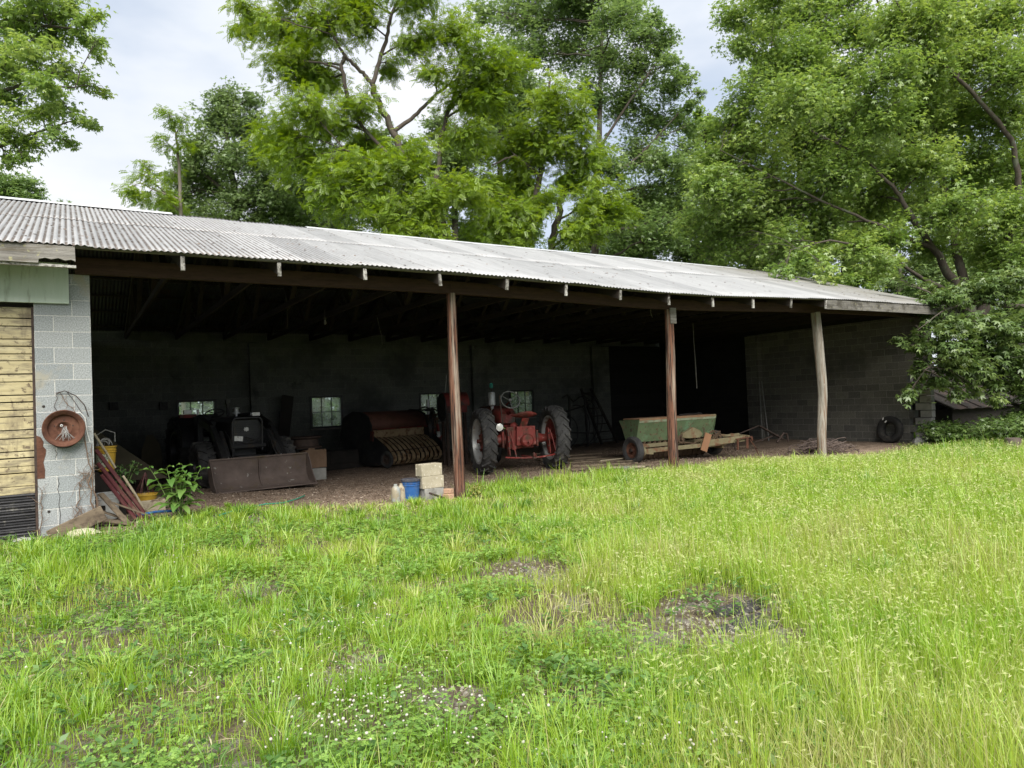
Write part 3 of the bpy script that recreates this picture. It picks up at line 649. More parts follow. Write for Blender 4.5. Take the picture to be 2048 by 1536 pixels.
b = MB(); b.box((0, 1.0, .78), (.36, 1.4, .42)); b.box((0, 1.95, .80), (.42, .85, .48)); b.box((-.2, 1.9, .98), (.12, .6, .12)); b.cyl((-.24, 1.6, .70), (-.24, 1.6, .95), .06, 12)
b.tube([(-.22, 1.6, .95), (-.25, 1.3, 1.0), (-.2, .9, .9)], .02, 6); b.box((.24, 1.7, .85), (.1, .3, .25)); b.tube([(.2, .4, .9), (.25, .9, 1.05), (.22, 1.5, 1.0)], .016, 6)
b.tube([(-.18, .3, .95), (-.22, .7, 1.05), (-.12, 1.2, 1.1)], .014, 6); b.box((-.05, .42, 1.0), (.3, .12, .06))
b.build('engine_block', M['red_dark'], RT, bevel=.012)
# hood with its rounded tank end
b = MB(); sec = []
for yy, wd_, z0, z1 in ((.72, .18, 1.06, 1.28), (.78, .23, 1.02, 1.36), (1.0, .26, 1.02, 1.44), (1.8, .25, 1.02, 1.48), (2.55, .23, 1.04, 1.47), (2.72, .20, 1.04, 1.40)):
    ring = []
    for i in range(16):
        a = 2*PI*i/16; ca, sa = math.cos(a), math.sin(a)
        ring.append((wd_*math.copysign(abs(ca)**.55, ca), yy, (z0+z1)/2+(z1-z0)/2*math.copysign(abs(sa)**.6, sa)))
    sec.append(ring)
b.add([p for r_ in sec for p in r_], [(i*16+j, i*16+(j+1) % 16, (i+1)*16+(j+1) % 16, (i+1)*16+j) for i in range(5) for j in range(16)]+[tuple(range(15, -1, -1)), tuple(80+j for j in range(16))])
b.build('hood', M['red'], RT)
b = MB(); b.box((0, 2.68, .95), (.42, .12, .85)); b.box((0, 2.4, .62), (.3, .7, .14)); b.build('radiator_front', M['red_dark'], RT, bevel=.02)
for sx in (-.17, .17):
    tyre_mb((sx, 2.45, .33), .33, .15, .2, 0).build('front_wheel', M['rubber_dark'], RT)
MB().tube([(0, 2.45, .65), (0, 2.45, .33)], .06, 10).cyl((-.25, 2.45, .33), (.25, 2.45, .33), .03, 10).build('front_pedestal', M['red_dark'], RT)
# steering column and wheel
b = MB(); b.tube([(.02, .62, 1.56), (.02, .95, 1.46), (.02, 1.9, 1.30)], .017, 8)
b.lathe([(.03, 0), (.05, .1), (.11, .34), (.13, .42), (.001, .44)], (.02, .62, 1.30), (0, 1, .05), 14); b.build('steering_column', M['red_dark'], RT)
b = MB(); cc = Vector((.02, .52, 1.61)); ax = Vector((0, -.86, .50)).normalized(); u = Vector((1, 0, 0)); v_ = ax.cross(u)
b.tube([cc+(u*math.cos(a)+v_*math.sin(a))*.225 for a in np.linspace(0, 2*PI, 37)], .0135, 8, caps=False)
for a in (.5, 2.6, 4.7): b.tube([cc-ax*.04, cc+(u*math.cos(a)+v_*math.sin(a))*.222], .008, 6)
b.cyl(cc-ax*.06, cc, .035, 10); sw = b.build('steering_wheel', M['wire'], RT)
MB().lathe([(.001, .03), (.02, .025), (.026, 0), (.02, -.02), (.001, -.03)], cc+(u*.7+v_*.7)*.225+ax*.03, ax, 10).build('spinner_knob', M['white_plastic'], sw)
# pan seat on its sprung post
b = MB(); V = []; Fc = []; nr, na = 7, 28
for i in range(nr+1):
    for j in range(na):
        a = 2*PI*j/na; r_ = i/nr; rx, ry = .30*r_, .235*r_
        zz = .05*r_**2+(.085*max(0, -math.sin(a))**2)*r_**3
        V.append((rx*math.cos(a)+.10, ry*math.sin(a)-.20, 1.195+zz))
for i in range(nr):
    for j in range(na): Fc.append((i*na+j, i*na+(j+1) % na, (i+1)*na+(j+1) % na, (i+1)*na+j))
b.add(V, Fc); seat = b.build('seat', M['red'], RT); sm = seat.modifiers.new('thickness', 'SOLIDIFY'); sm.thickness = .022
b = MB(); b.bar((.12, -.25, 1.19), (.06, -.12, .92), .16, .035, (0, 1, .3)); b.bar((.06, -.12, .92), (.04, .05, .93), .16, .03); b.build('seat_post', M['red'], RT, bevel=.006)
b = MB(); b.lathe([(.03, 0), (.075, .02), (.08, .09), (.04, .13), (.001, .13)], (-.10, .05, 1.02), (0, -1, 0), 16); b.cyl((-.10, .1, .95), (-.10, .1, 1.08), .05, 10); b.tube([(-.1, .05, .98), (-.14, -.02, .85), (-.05, -.1, .75)], .012, 6); b.build('control_housing', M['red'], RT)
b = MB(); b.tube([(-.36, -.12, .74), (-.385, -.10, 1.2), (-.40, -.02, 1.72)], [.02, .016, .014], 8); b.tube([(-.36, -.12, .74), (-.36, .1, .7)], .02, 8); b.build('hand_lever', M['dark_iron'], RT)
b = MB(); b.lathe([(.02, -.06), (.05, -.05), (.085, 0), (.09, .015), (.084, .02)], (-.47, -.16, 1.01), (-.1, -1, .0), 20); b.tube([(-.47, -.12, 1.0), (-.40, -.1, 1.02), (-.30, -.1, .95)], .014, 6)
wl = b.build('work_lamp', M['chrome'], RT); MB().lathe([(.083, 0), (.05, .012), (.001, .018)], (-.472, -.178, 1.01), (-.1, -1, 0), 20).build('lens', M['lamp_glass'], wl)
for sx in (-.34, .60):
    b = MB(); b.bar((sx, -.30, .95), (sx+.02, -.33, .38), .022, .15, (0, -1, 0)); 
    d_ = b.build('drop_hanger', M['red'], RT, bevel=.006)
    for t in (.2, .45, .7): MB().cyl((sx, -.372, .95-.57*t), (sx, -.396, .95-.57*t), .018, 8).build('bolt', M['dark_iron'], d_)
    MB().tube([(sx+.05, -.32, .92), (sx+.10, -.36, .7), (sx+.16, -.42, .33)], .016, 6).build('brace_rod', M['red'], RT)
b = MB(); arc = [(x_, -.40-.22*(1-((x_-.12)/.62)**2), .335+.03*((x_-.12)/.6)**2) for x_ in np.linspace(-.44, .74, 13)]
for p, q in zip(arc, arc[1:]): b.bar(p, q, .05, .03)
b.bar((.10, .05, .34), (.14, -.72, .33), .07, .03); b.cyl((.14, -.66, .31), (.14, -.66, .45), .016, 8); b.cyl((.2, -.6, .34), (.2, -.6, .42), .013, 8); b.build('drawbar', M['red'], RT, bevel=.005)
b = MB(); b.lathe([(.03, -.1), (.055, -.08), (.085, -.05), (.085, .22), (.07, .25), (.02, .26)], (-.22, 1.25, 1.56), (0, 0, 1), 20); b.tube([(-.22, 1.25, 1.48), (-.18, 1.3, 1.15)], .04, 10); ac = b.build('air_cleaner', M['silver'], RT)
b = MB(); b.cyl((-.22, 1.25, 1.80), (-.22, 1.25, 1.92), .012, 8); b.build('stem', M['dark_iron'], ac)
MB().lathe([(.001, .13), (.03, .12), (.045, .09), (.035, .07), (.05, .05), (.045, .02), (.03, 0), (.001, 0)], (-.22, 1.25, 1.91), (0, 0, 1), 16).build('cap', M['insul'], ac)

# ---- the red hopper machine standing behind the tractor's left wheel
HM = thing('red_crop_machine', 'dull red round-ended hopper machine behind the red tractor', 'farm machine', (8.0, 5.9, G(8, 5.9)), -.15)
b = MB(); b.lathe([(.30, -.02), (.32, -.02), (.32, .62), (.30, .62)], (-.05, 0, 1.56), (1, 0, 0), 30, 0, PI*1.05, -PI*.52); b.box((.25, .04, 1.48), (.58, .46, .26)); b.build('hopper', M['red_dark'], HM, bevel=.006)
MB().disc((-.075, 0, 1.5), .37, (-1, 0, 0), 30).lathe([(.37, 0), (.37, .03), (.34, .03)], (-.075, 0, 1.5), (-1, 0, 0), 30).build('end_disc', M['black_paint'], HM)
for sx, sy in ((.0, -.15), (.48, -.15), (.0, .2), (.48, .2)): MB().bar((sx, sy, 0), (sx, sy, 1.34), .07, .07).build('leg', M['dark_iron'], HM)
MB().tube([(.05, .1, 1.86), (.12, .12, 2.35)], .012, 6).build('control_rod', M['wire'], HM)

# ---- the black loader tractor, facing out
LT = thing('loader_tractor', 'black tractor facing out with a rusty brown front loader bucket', 'tractor', (2.57, 6.95, G(3, 6)), PI+.115)
# local +y = forward (out of the shed), +x = towards photo left
wheel(LT, (.70, 0, .74), .70, .44, .40, 1, M['rubber_dark'], M['black_metal'], M['black_paint'], 18, 0, 0)
wheel(LT, (-.82, 0, .74), .74, .44, .40, -1, M['rubber_dark'], M['black_metal'], M['black_paint'], 18, 0, 0)
for sx in (.80, -.84):
    wheel(LT, (sx, 1.95, .47), .47, .33, .24, (1 if sx > 0 else -1), M['rubber'], M['black_metal'], M['black_paint'], 16, 0, 0)
b = MB(); b.box((0, .95, .68), (.5, 2.3, .46)); b.cyl((-.7, 0, .74), (.7, 0, .74), .13, 14); b.box((0, 1.95, .47), (1.4, .16, .16)); b.build('chassis', M['black_paint'], LT, bevel=.02)
b = MB(); P = []
for yy, wd_, z0, z1 in ((.75, .33, .85, 1.42), (1.2, .33, .85, 1.44), (2.1, .31, .85, 1.40), (2.22, .30, .86, 1.37)):
    P += [(-wd_, yy, z0), (wd_, yy, z0), (wd_, yy, z1-.09), (wd_*.8, yy, z1), (-wd_*.8, yy, z1), (-wd_, yy, z1-.09)]
b.add(P, [(i*6+j, i*6+(j+1) % 6, (i+1)*6+(j+1) % 6, (i+1)*6+j) for i in range(3) for j in range(6)]+[(5, 4, 3, 2, 1, 0), (18, 19, 20, 21, 22, 23)]); b.build('hood', M['black_metal'], LT, bevel=.015)
b = MB()
for k in range(11): b.box((0, 2.235, .93+.038*k), (.54, .02, .014))
gr = b.build('grille', M['black_metal'], LT)
b = MB(); b.box((0, 2.252, 1.165), (.10, .01, .022), (0, .7, 0)); b.box((0, 2.254, 1.165), (.10, .01, .022), (0, -.7, 0)); b.box((0, 2.256, 1.165), (.10, .01, .02)); b.box((0, 2.258, 1.165), (.02, .01, .09)); b.build('emblem', M['white_plate'], gr)
MB().box((.17, 2.28, .98), (.175, .006, .10), (0, -.1, 0)).build('plate', M['white_plate'], gr, bevel=.002)
b = MB(); b.tube([(.29, 2.33, .72), (.30, 2.33, 1.32), (.27, 2.33, 1.385), (.22, 2.33, 1.40), (-.22, 2.33, 1.40), (-.27, 2.33, 1.385), (-.30, 2.33, 1.32), (-.29, 2.33, .72)], .022, 8)
b.tube([(.36, 2.31, .82), (-.36, 2.31, .82)], .055, 10); b.build('grille_guard', M['black_metal'], LT)
b = MB(); b.tube([(.22, 2.36, .93), (.05, 2.37, .88), (-.1, 2.36, .90), (-.22, 2.36, 1.0)], .014, 6); b.tube([(.05, 2.36, 1.02), (-.12, 2.37, .95), (-.24, 2.36, .92)], .012, 6); b.build('hydraulic_hose', M['black_paint'], LT)
MB().box((-.02, 2.5, .52), (.62, .30, .24)).build('weight_block', M['black_metal'], LT, bevel=.015)
MB().box((-.06, 2.655, .53), (.36, .012, .08)).build('slot', M['black_paint'], LT)
# loader frame: towers, arms, rams
for s in (1, -1):
    b = MB(); b.box((s*.62, 1.05, .95), (.12, .30, 1.05)); b.bar((s*.62, 1.05, 1.42), (s*.60, 2.0, 1.20), .10, .16); b.bar((s*.60, 2.0, 1.20), (s*.60, 2.82, .50), .10, .16); b.box((s*.45, 1.05, .6), (.4, .2, .14)); b.build('loader_arm', M['black_paint'], LT, bevel=.012)
    b = MB(); b.cyl((s*.49, 2.18, 1.12), (s*.52, 2.75, .62), .052, 14); b.build('lift_ram', M['black_metal'], LT)
    MB().cyl((s*.52, 2.75, .62), (s*.53, 2.90, .46), .026, 10).build('ram_rod', M['silver'], LT)
    MB().tube([(s*.42, 2.2, 1.15), (s*.40, 2.45, 1.0), (s*.42, 2.7, .7), (s*.47, 2.8, .55)], .014, 6).build('hydraulic_hose', M['black_paint'], LT)
# bucket: back, floor, cheeks, rib
bw = .965; yb = 3.02
prof = [(yb, .62), (yb-.05, .40), (yb-.02, .20), (yb+.09, .085), (yb+.22, .055), (yb+.46, .035)]
b = MB(); V = []
for (y_, z_) in prof: V += [(-bw, y_, z_), (bw, y_, z_)]
for (y_, z_) in prof: V += [(-bw, y_-.012, z_-.016), (bw, y_-.012, z_-.016)]
n6 = len(prof)
b.add(V, [(2*i, 2*i+1, 2*i+3, 2*i+2) for i in range(n6-1)]+[(2*n6+2*i+2, 2*n6+2*i+3, 2*n6+2*i+1, 2*n6+2*i) for i in range(n6-1)])
for s in (-1, 1):
    ch = [(s*bw, y_, z_) for y_, z_ in prof]+[(s*bw, yb+.46, .06), (s*bw, yb+.30, .22), (s*bw, yb+.16, .50), (s*bw, yb+.06, .63)]
    b.prism(ch, (-.008, 0, 0), (.008, 0, 0))
b.prism([(.02, y_+.002, z_) for y_, z_ in prof[:5]]+[(.02, yb+.12, .11), (.02, yb+.03, .25), (.02, yb+.02, .6)], (-.008, 0, 0), (.008, 0, 0))
b.box((0, yb+.005, .63), (2*bw, .045, .03)); b.box((0, yb+.45, .037), (2*bw+.03, .09, .018))
for s in (-1, 1): b.box((s*.55, yb-.12, .4), (.06, .08, .34))
b.build('loader_bucket', M['rust_dark'], LT, bevel=.003)
# steering wheel, seat, fenders, lamps, stack
b = MB(); cc = Vector((.14, .55, 1.52)); ax = Vector((0, -.45, .89)).normalized(); u = Vector((1, 0, 0)); v_ = ax.cross(u)
b.tube([cc+(u*math.cos(a)+v_*math.sin(a))*.20 for a in np.linspace(0, 2*PI, 33)], .014, 8, caps=False)
for a in (.6, 2.7, 4.8): b.tube([cc, cc+(u*math.cos(a)+v_*math.sin(a))*.2], .009, 6)
b.tube([cc, cc-ax*.3], .022, 8); b.build('steering_wheel', M['black_paint'], LT)
b = MB(); b.box((.05, -.05, 1.05), (.46, .42, .12)); b.box((.05, -.28, 1.3), (.46, .1, .42), (.15, 0, 0)); b.build('seat', M['black_paint'], LT, bevel=.04)
for s in (1, -1):
    b = MB(); b.lathe([(.80, -.15), (.80, .22), (.76, .22)], (s*.66, 0, .68), (s, 0, 0), 20, 0, PI*.85, -PI*.45); b.build('fender', M['black_paint'], LT)
b = MB(); b.box((.66, .35, 1.48), (.36, .10, .08)); fl_ = b.build('fender_light_bar', M['red_dark'], LT, bevel=.008)
b = MB(); b.box((.66, .35, 1.57), (.17, .09, .09)); b.box((.45, .38, 1.56), (.05, .05, .12)); b.build('lamp', M['lamp_glass'], fl_, bevel=.01)
b = MB(); b.box((-.36, 1.75, 1.47), (.19, .11, .10)); hl = b.build('headlight', M['chrome'], LT, bevel=.015)
MB().box((-.36, 1.81, 1.47), (.16, .012, .075)).build('lens', M['lamp_glass'], hl, bevel=.004)
b = MB(); b.cyl((-.10, 1.3, 1.40), (-.10, 1.3, 1.50), .03, 12); b.lathe([(.03, 0), (.085, .005), (.085, .03), (.05, .04), (.055, .11), (.075, .12), (.075, .135), (.001, .14)], (-.10, 1.3, 1.49), (0, 0, 1), 18); b.build('precleaner', M['silver'], LT)
b = MB(); b.cyl((.03, 1.15, 1.40), (.03, 1.15, 1.72), .032, 12); b.box((.035, 1.15, 1.76), (.08, .09, .10)); b.build('exhaust_stack', M['black_paint'], LT)
for c_, d_ in (((.42, .75, 1.33), (.38, .3, .06)), ((-.42, .7, 1.33), (.38, .3, .06)), ((.30, 1.1, 1.30), (.25, .4, .1)), ((-.33, 1.5, 1.32), (.2, .5, .1))): MB().box(c_, d_).build('side_panel', M['black_paint'], LT, bevel=.015)

# ---- pickup machine with curved strips
BA = thing('hay_pickup_machine', 'brown hay baler with curved tan pickup strips and a red-brown hood', 'farm machine', (7.35, 7.35, G(7.3, 7.3)), .38)
W2 = 1.08
b = MB(); arcs = []
prof = [(-.05, .98), (-.02, 1.18), (.10, 1.32), (.32, 1.42), (.62, 1.44), (.95, 1.36)]
for i, (y_, z_) in enumerate(prof): arcs += [(-W2, y_, z_), (W2*.92, y_, z_)]
b.add(arcs, [(2*i, 2*i+1, 2*i+3, 2*i+2) for i in range(5)]); hd = b.build('hood', M['hood_rust'], BA); sm = hd.modifiers.new('thickness', 'SOLIDIFY'); sm.thickness = .015
MB().tube([(-W2, -.055, .975), (W2*.92, -.055, .975)], .016, 8).build('hood_lip', M['red_dark'], BA)
b = MB(); b.box((-.02, .02, .86), (1.9, .03, .20)); b.box((-.35, -.004, .88), (.03, .02, .16)); b.box((.25, -.004, .88), (.03, .02, .16)); b.build('front_board', M['tan_slat'], BA)
pl = [(-.25, .05), (.15, .05), (.9, .25), (1.15, .8), (1.0, 1.3), (.62, 1.47), (.3, 1.45), (.05, 1.34), (-.08, 1.1), (-.10, .85), (-.55, .55), (-.62, .30), (-.5, .12)]
for s, x_ in ((-1, -W2-.03), (1, W2*.92+.03)): MB().prism([(x_, y_, z_) for y_, z_ in pl], (-.02, 0, 0), (.02, 0, 0)).build('end_plate', M['black_paint'], BA)
MB().box((-W2-.06, -.12, .82), (.02, .12, .26), (.2, 0, 0)).build('marker_plate', M['red_dark'], BA)
b = MB(); b.box((-.05, .6, .75), (2.0, .9, .9)); b.build('chamber', M['inner_dark'], BA)
for k in range(11):
    x_ = -.88+k*.172; b = MB(); pts = []
    for (y_, z_) in ((.02, .76), (-.16, .70), (-.42, .54), (-.58, .40), (-.66, .28), (-.66, .17), (-.58, .08), (-.42, .03)): pts.append((x_, y_, z_))
    for p, q in zip(pts, pts[1:]): b.bar(p, q, .108, .012, (0, -.5, .8) if p[2] > .35 else (0, -1, .2))
    b.build('strip', M['tan_slat'], BA)
b = MB(); b.tube([(-1.02, -.70, .42), (0, -.705, .43), (1.1, -.69, .45)], .011, 6)
for x_ in (-.4, .1, .62): b.tube([(x_, -.70, .43), (x_, -.72, .36), (x_+.02, -.70, .32)], .014, 6)
b.build('wind_guard_rod', M['dark_iron'], BA)
tyre_mb((-1.12, -.62, .22), .22, .075, .12, 0).build('gauge_wheel', M['rubber'], BA)
b = MB(); b.lathe([(.125, -.03), (.10, -.01), (.04, -.02), (.03, -.06), (.001, -.06)], (-1.12, -.62, .22), (1, 0, 0), 18); b.bar((-1.08, -.62, .22), (-1.0, -.25, .45), .04, .05); b.build('gauge_wheel_hub', M['dark_iron'], BA)
b = MB(); b.lathe([(.46, -.03), (.48, -.05), (.48, .05), (.46, .03), (.40, .03), (.40, -.03), (.46, -.03)], (W2+.12, -.10, .92), (.55, -.83, 0), 36)
for i in range(6):
    a = 2*PI*i/6; ax = Vector((.55, -.83, 0)); u = Vector((.83, .55, 0)); c_ = Vector((W2+.12, -.10, .92)); b.bar(c_, c_+(u*math.cos(a)+Vector((0, 0, 1))*math.sin(a))*.42, .05, .02, ax)
b.build('flywheel', M['black_metal'], BA)
b = MB(); b.box((W2+.3, .35, .95), (.5, .5, .45)); b.box((W2+.35, .3, 1.22), (.34, .34, .14)); b.cyl((W2+.1, .1, 1.15), (W2+.55, .1, 1.15), .05, 10); b.cyl((W2+.25, .05, .85), (W2+.25, .05, 1.1), .04, 10); b.tube([(W2+.1, .05, 1.2), (W2+.3, -.1, 1.3), (W2+.5, .1, 1.25)], .02, 6); b.build('engine', M['gear_rust'], BA, bevel=.015)
b = MB(); b.cyl((W2+.36, .3, 1.28), (W2+.36, .3, 1.72), .045, 14); b.cyl((W2+.52, .3, 1.26), (W2+.52, .3, 1.44), .035, 12); b.build('exhaust_pipe', M['silver'], BA)
b = MB(); b.lathe([(.001, -.09), (.05, -.09), (.06, -.07), (.06, .05), (.045, .07), (.001, .075)], (W2+.34, -.08, .72), (0, 0, 1), 16); b.build('filter_bowl', M['white_plastic'], BA)
b = MB(); b.bar((W2, -.05, .62), (W2+.62, -.02, .64), .05, .07); b.box((W2+.12, -.02, .88), (.10, .1, .42)); b.bar((W2+.05, -.06, .95), (W2+.3, -.05, .7), .04, .05); b.bar((W2+.55, .0, .2), (W2+.5, .1, 1.0), .06, .08); b.build('engine_frame', M['red_dark'], BA, bevel=.006)
b = MB(); b.tube([(W2-.1, .1, 1.42), (W2+.2, -.05, 1.46), (W2+.5, 0, 1.35)], .025, 8); b.tube([(W2-.1, .2, 1.46), (W2+.1, .2, 1.52), (W2+.5, .2, 1.40)], .02, 8); b.bar((W2-.15, .2, 1.44), (W2+.3, .2, 1.40), .2, .03); b.build('belt_guard', M['black_paint'], BA)
MB().tube([(W2+.2, -.2, .32), (W2+.9, -.15, .22), (W2+1.3, -.1, .12)], .02, 6).build('drive_rod', M['dark_iron'], BA)

# ---- green seed drill
DR = thing('seed_drill', 'green grain drill with a rusty lid on two rubber tyres', 'seed drill', (12.75, 2.6, G(12.7, 2.5)), -.03)
# box runs along x, 2.75 m; front (-y) faces out of the shed
L2 = 1.28
tz = [(-.31, 1.02), (.31, 1.02), (.31, .93), (.14, .50), (-.12, .50), (-.31, .90)]
b = MB(); 
cs = [(y_, z_) for y_, z_ in ((-.30, 1.05), (.30, 1.05), (.13, .50), (-.13, .50))]
b.prism([(0, y_, z_) for y_, z_ in cs], (-L2, 0, 0), (L2, 0, 0)); bx = b.build('seed_box', M['drill_green'], DR, bevel=.006)
MB().bar((-L2-.003, -.298, 1.012), (L2+.003, -.298, 1.012), .012, .075, (0, -.3, 1)).build('edge_strip', M['drill_rim'], bx)
for s in (-1, 1):
    b = MB(); b.prism([(s*(L2+.012), y_, z_) for y_, z_ in ((-.315, 1.06), (.47, 1.03), (.36, .85), (.15, .33), (-.13, .33), (-.15, .50))], (-.008, 0, 0), (.008, 0, 0)); ep = b.build('end_panel', M['drill_green'], DR)
    for y_, z_ in ((0, .62), (-.05, .58), (.04, .45), (-.04, .40)): MB().cyl((s*(L2+.02), y_, z_), (s*(L2+.03), y_, z_), .022, 8).build('bolt', M['dark_iron'], ep)
    MB().box((s*(L2+.025), .0, .80), (.012, .03, .08)).build('latch', M['dark_iron'], ep)
b = MB(); b.bar((-L2-.01, 0, 1.068), (L2+.01, 0, 1.068), .62, .03); b.bar((-L2-.01, -.30, 1.055), (L2+.01, -.30, 1.055), .03, .05); ld = b.build('lid', M['drill_lid'], DR, bevel=.006)
MB().tube([(.3, .0, 1.10), (.55, -.06, 1.12), (.9, .0, 1.11), (1.05, .08, 1.13), (1.15, .05, 1.10)], .022, 6).build('hose_scrap', M['black_paint'], ld)
MB().bar((-L2, .40, 1.0), (L2, .40, 1.0), .16, .02).build('rear_box_lip', M['drill_rim'], DR)
b = MB()
for k in range(15):
    x_ = -1.18+k*.168
    b.cyl((x_-.035, -.06, .435), (x_+.035, -.06, .435), .055, 10); b.bar((x_+.03, -.12, .50), (x_-.05, -.15, .38), .02, .05); b.tube([(x_, -.02, .42), (x_+.02, .05, .25), (x_, .12, .07)], [.03, .026, .018], 6)
b.build('seed_cups', M['gear_rust'], DR)
b = MB()
for k in range(15):
    x_ = -1.18+k*.168; b.lathe([(.001, -.02), (.17, 0), (.001, .02)], (x_, .16, .18), (1, .12, .05), 20)
    b.tube([(x_, .16, .18), (x_-.02, -.1, .30), (x_, -.34, .36)], .014, 5)
b.build('disc_openers', M['gear_rust'], DR)
b = MB(); b.bar((-L2-.02, -.16, .40), (L2+.02, -.16, .42), .05, .09); b.bar((-L2, -.42, .30), (L2+.1, -.50, .33), .08, .10); b.build('frame_beam', M['olive'], DR, bevel=.006)
b = MB(); b.bar((-L2-.06, .1, .30), (-L2-.06, -.46, .30), .05, .20); b.lathe([(.12, -.03), (.12, .03), (.001, .035)], (-L2-.09, -.46, .30), (-1, 0, 0), 18); b.bar((-L2-.06, -.46, .30), (-L2+.25, -.46, .27), .04, .13); b.bar((L2+.06, .1, .30), (L2+.06, -.46, .30), .05, .2); b.build('side_arm', M['olive'], DR, bevel=.006)
for s, sx in ((-1, -L2-.22), (1, L2+.2)):
    t = tyre_mb((sx, .02 if s > 0 else -.28, .33), .335, .19, .19, 0).build('wheel', M['rubber'], DR)
    b = MB(); b.lathe([(.20, -.02), (.185, .0), (.14, -.02), (.12, -.05), (.06, -.04), (.05, .0), (.001, .0)], (sx+s*.06, .02 if s > 0 else -.28, .33), (s, 0, 0), 24); b.build('rim', M['rust'] if s < 0 else M['dark_iron'], t)
    MB().lathe([(.05, 0), (.045, .03), (.001, .035)], (sx+s*.06, .02 if s > 0 else -.28, .33), (s, 0, 0), 14).build('hub', M['dark_iron'], t)
# drive case and chains
b = MB(); b.prism([(-.28, -.36, .55), (-.05, -.36, .52), (.32, -.36, .52), (.42, -.36, .60), (.34, -.36, .70), (.10, -.36, .80), (-.06, -.36, .72), (-.24, -.36, .66)], (.2, 0, 0), (.2, -.12, 0)); b.build('drive_cover', M['olive'], DR, bevel=.012)
b = MB()
for cx_, cz_, r_ in ((.98, .55, .12), (1.2, .52, .09), (.78, .50, .07), (-.1, .52, .10)):
    b.lathe([(r_, -.015), (r_+.012, 0), (r_, .015), (r_-.03, .015), (r_-.03, -.015), (r_, -.015)], (cx_, -.45, cz_), (0, -1, 0), 22); b.cyl((cx_, -.42, cz_), (cx_, -.50, cz_), .03, 10)
    for i in range(4): a = i*PI/2; b.bar((cx_, -.45, cz_), (cx_+r_*math.cos(a), -.45, cz_+r_*math.sin(a)), .02, .015, (0, 1, 0))
b.tube([(.98, -.46, .68), (1.2, -.46, .62), (1.3, -.46, .5), (1.2, -.46, .42), (.95, -.46, .42)], .014, 6)
b.tube([(.75, -.4, .75), (.72, -.42, .5), (.8, -.44, .3)], .018, 6); b.tube([(.5, -.40, .45), (.2, -.5, .33)], .015, 6); b.tube([(.5, -.40, .35), (.1, -.42, .42), (-.2, -.35, .45)], .018, 6)
b.build('chain_drive', M['gear_rust'], DR)
MB().box((.62, -.58, .40), (.22, .015, .46), (.1, .35, .0)).build('flap_plate', M['cardboard'], DR, bevel=.003)
# hitch: A-frame reaching out to the right and the tongue
b = MB(); b.bar((.55, -.46, .36), (1.95, -.62, .42), .08, .15); b.bar((1.2, .0, .45), (1.95, -.45, .52), .06, .07); b.bar((1.9, -.2, .52), (2.05, -.7, .46), .07, .06); b.bar((1.35, -.3, .55), (1.9, -.5, .46), .05, .04); b.build('hitch_frame', M['olive'], DR, bevel=.006)
b = MB(); b.bar((1.55, -.70, .42), (2.10, -.72, .45), .04, .03); b.bar((1.62, -.70, .42), (1.60, -.70, .14), .04, .04); b.bar((1.95, -.72, .45), (1.9, -.76, .16), .06, .04); b.tube([(2.0, -.74, .4), (2.15, -.78, .2), (2.25, -.8, -.02)], .012, 6); b.tube([(2.1, -.72, .47), (2.13, -.72, .35)], .03, 8); b.build('jack_stand', M['rust'], DR, bevel=.004)
b = MB(); b.bar((1.25, .25, .62), (1.75, .1, .60), .30, .04); b.tube([(1.3, .2, .6), (1.9, .1, .45), (2.25, -.1, .35)], .03, 8); b.build('foot_board', M['gear_rust'], DR)
# ------------------------------------------------------------------ loose things
def put(px, d, dz=0):
    P = at(px, 950, d); return Vector((P[0], P[1], G(P[0], P[1])+dz))
def one(mb, name, m, label, cat, loc, rz=0, group=None, bevel=0, smooth=.6):
    o = mb.build(name, m, None, smooth, bevel, loc); o.rotation_euler = (0, 0, rz); return tag(o, label, cat, group)

M['brown_board'] = mat('brown_box_board', [(.12, .075, .048), (.18, .12, .08)], 4, .9, 0, .3, 30)
# rusty wheel rim hung on the pier
rim = thing('rusty_wheel_rim', 'rusty steel wheel rim hung on the grey block pier', 'wheel rim', (-.32, -.01, 1.315))
b = MB(); A_ = (0, -1, 0)
b.lathe([(.245, .0), (.245, .03), (.215, .05), (.215, .12), (.25, .15), (.275, .165), (.285, .158), (.28, .145), (.255, .13), (.225, .11), (.222, .05), (.25, .02)], (0, 0, 0), A_, 48)
b.lathe([(.218, .10), (.20, .075), (.15, .07), (.105, .085), (.085, .075), (.06, .045), (.001, .04)], (0, 0, 0), A_, 40)
b.build('rim_shell', M['rust'], rim); rim.scale = (.82, .82, .82)
for i in range(5): a = 2*PI*i/5+.3; MB().cyl((.125*math.cos(a), -.072, .125*math.sin(a)), (.125*math.cos(a), -.081, .125*math.sin(a)), .011, 8).build('bolt_hole', M['inner_dark'], rim)
MB().lathe([(.012, 0), (.02, .004), (.02, .012), (.008, .014)], (-.03, -.085, .045), A_, 12).build('washer', M['silver'], rim)
MB().lathe([(.215, 0), (.228, 0), (.228, .012), (.215, .012)], (0, -.0, -.08), A_, 40).build('rubber_ring', M['black_plastic'], rim)
rg = random.Random(5)
b = MB()
for i in range(16):
    x0 = rg.uniform(-.03, .04); b.tube([(x0, -.07, .03-rg.uniform(0, .03)), (x0+rg.uniform(-.04, .04), -.10, -.04), (x0*2+rg.uniform(-.06, .06), -.115, -.10-rg.uniform(0, .09))], .0028, 4)
one(b, 'twig_bundle', M['wire'], 'small bundle of pale dry stalks stuck in the rusty wheel rim', 'twigs', (-.32, .0, 1.315)).scale = (.85, .85, .85)

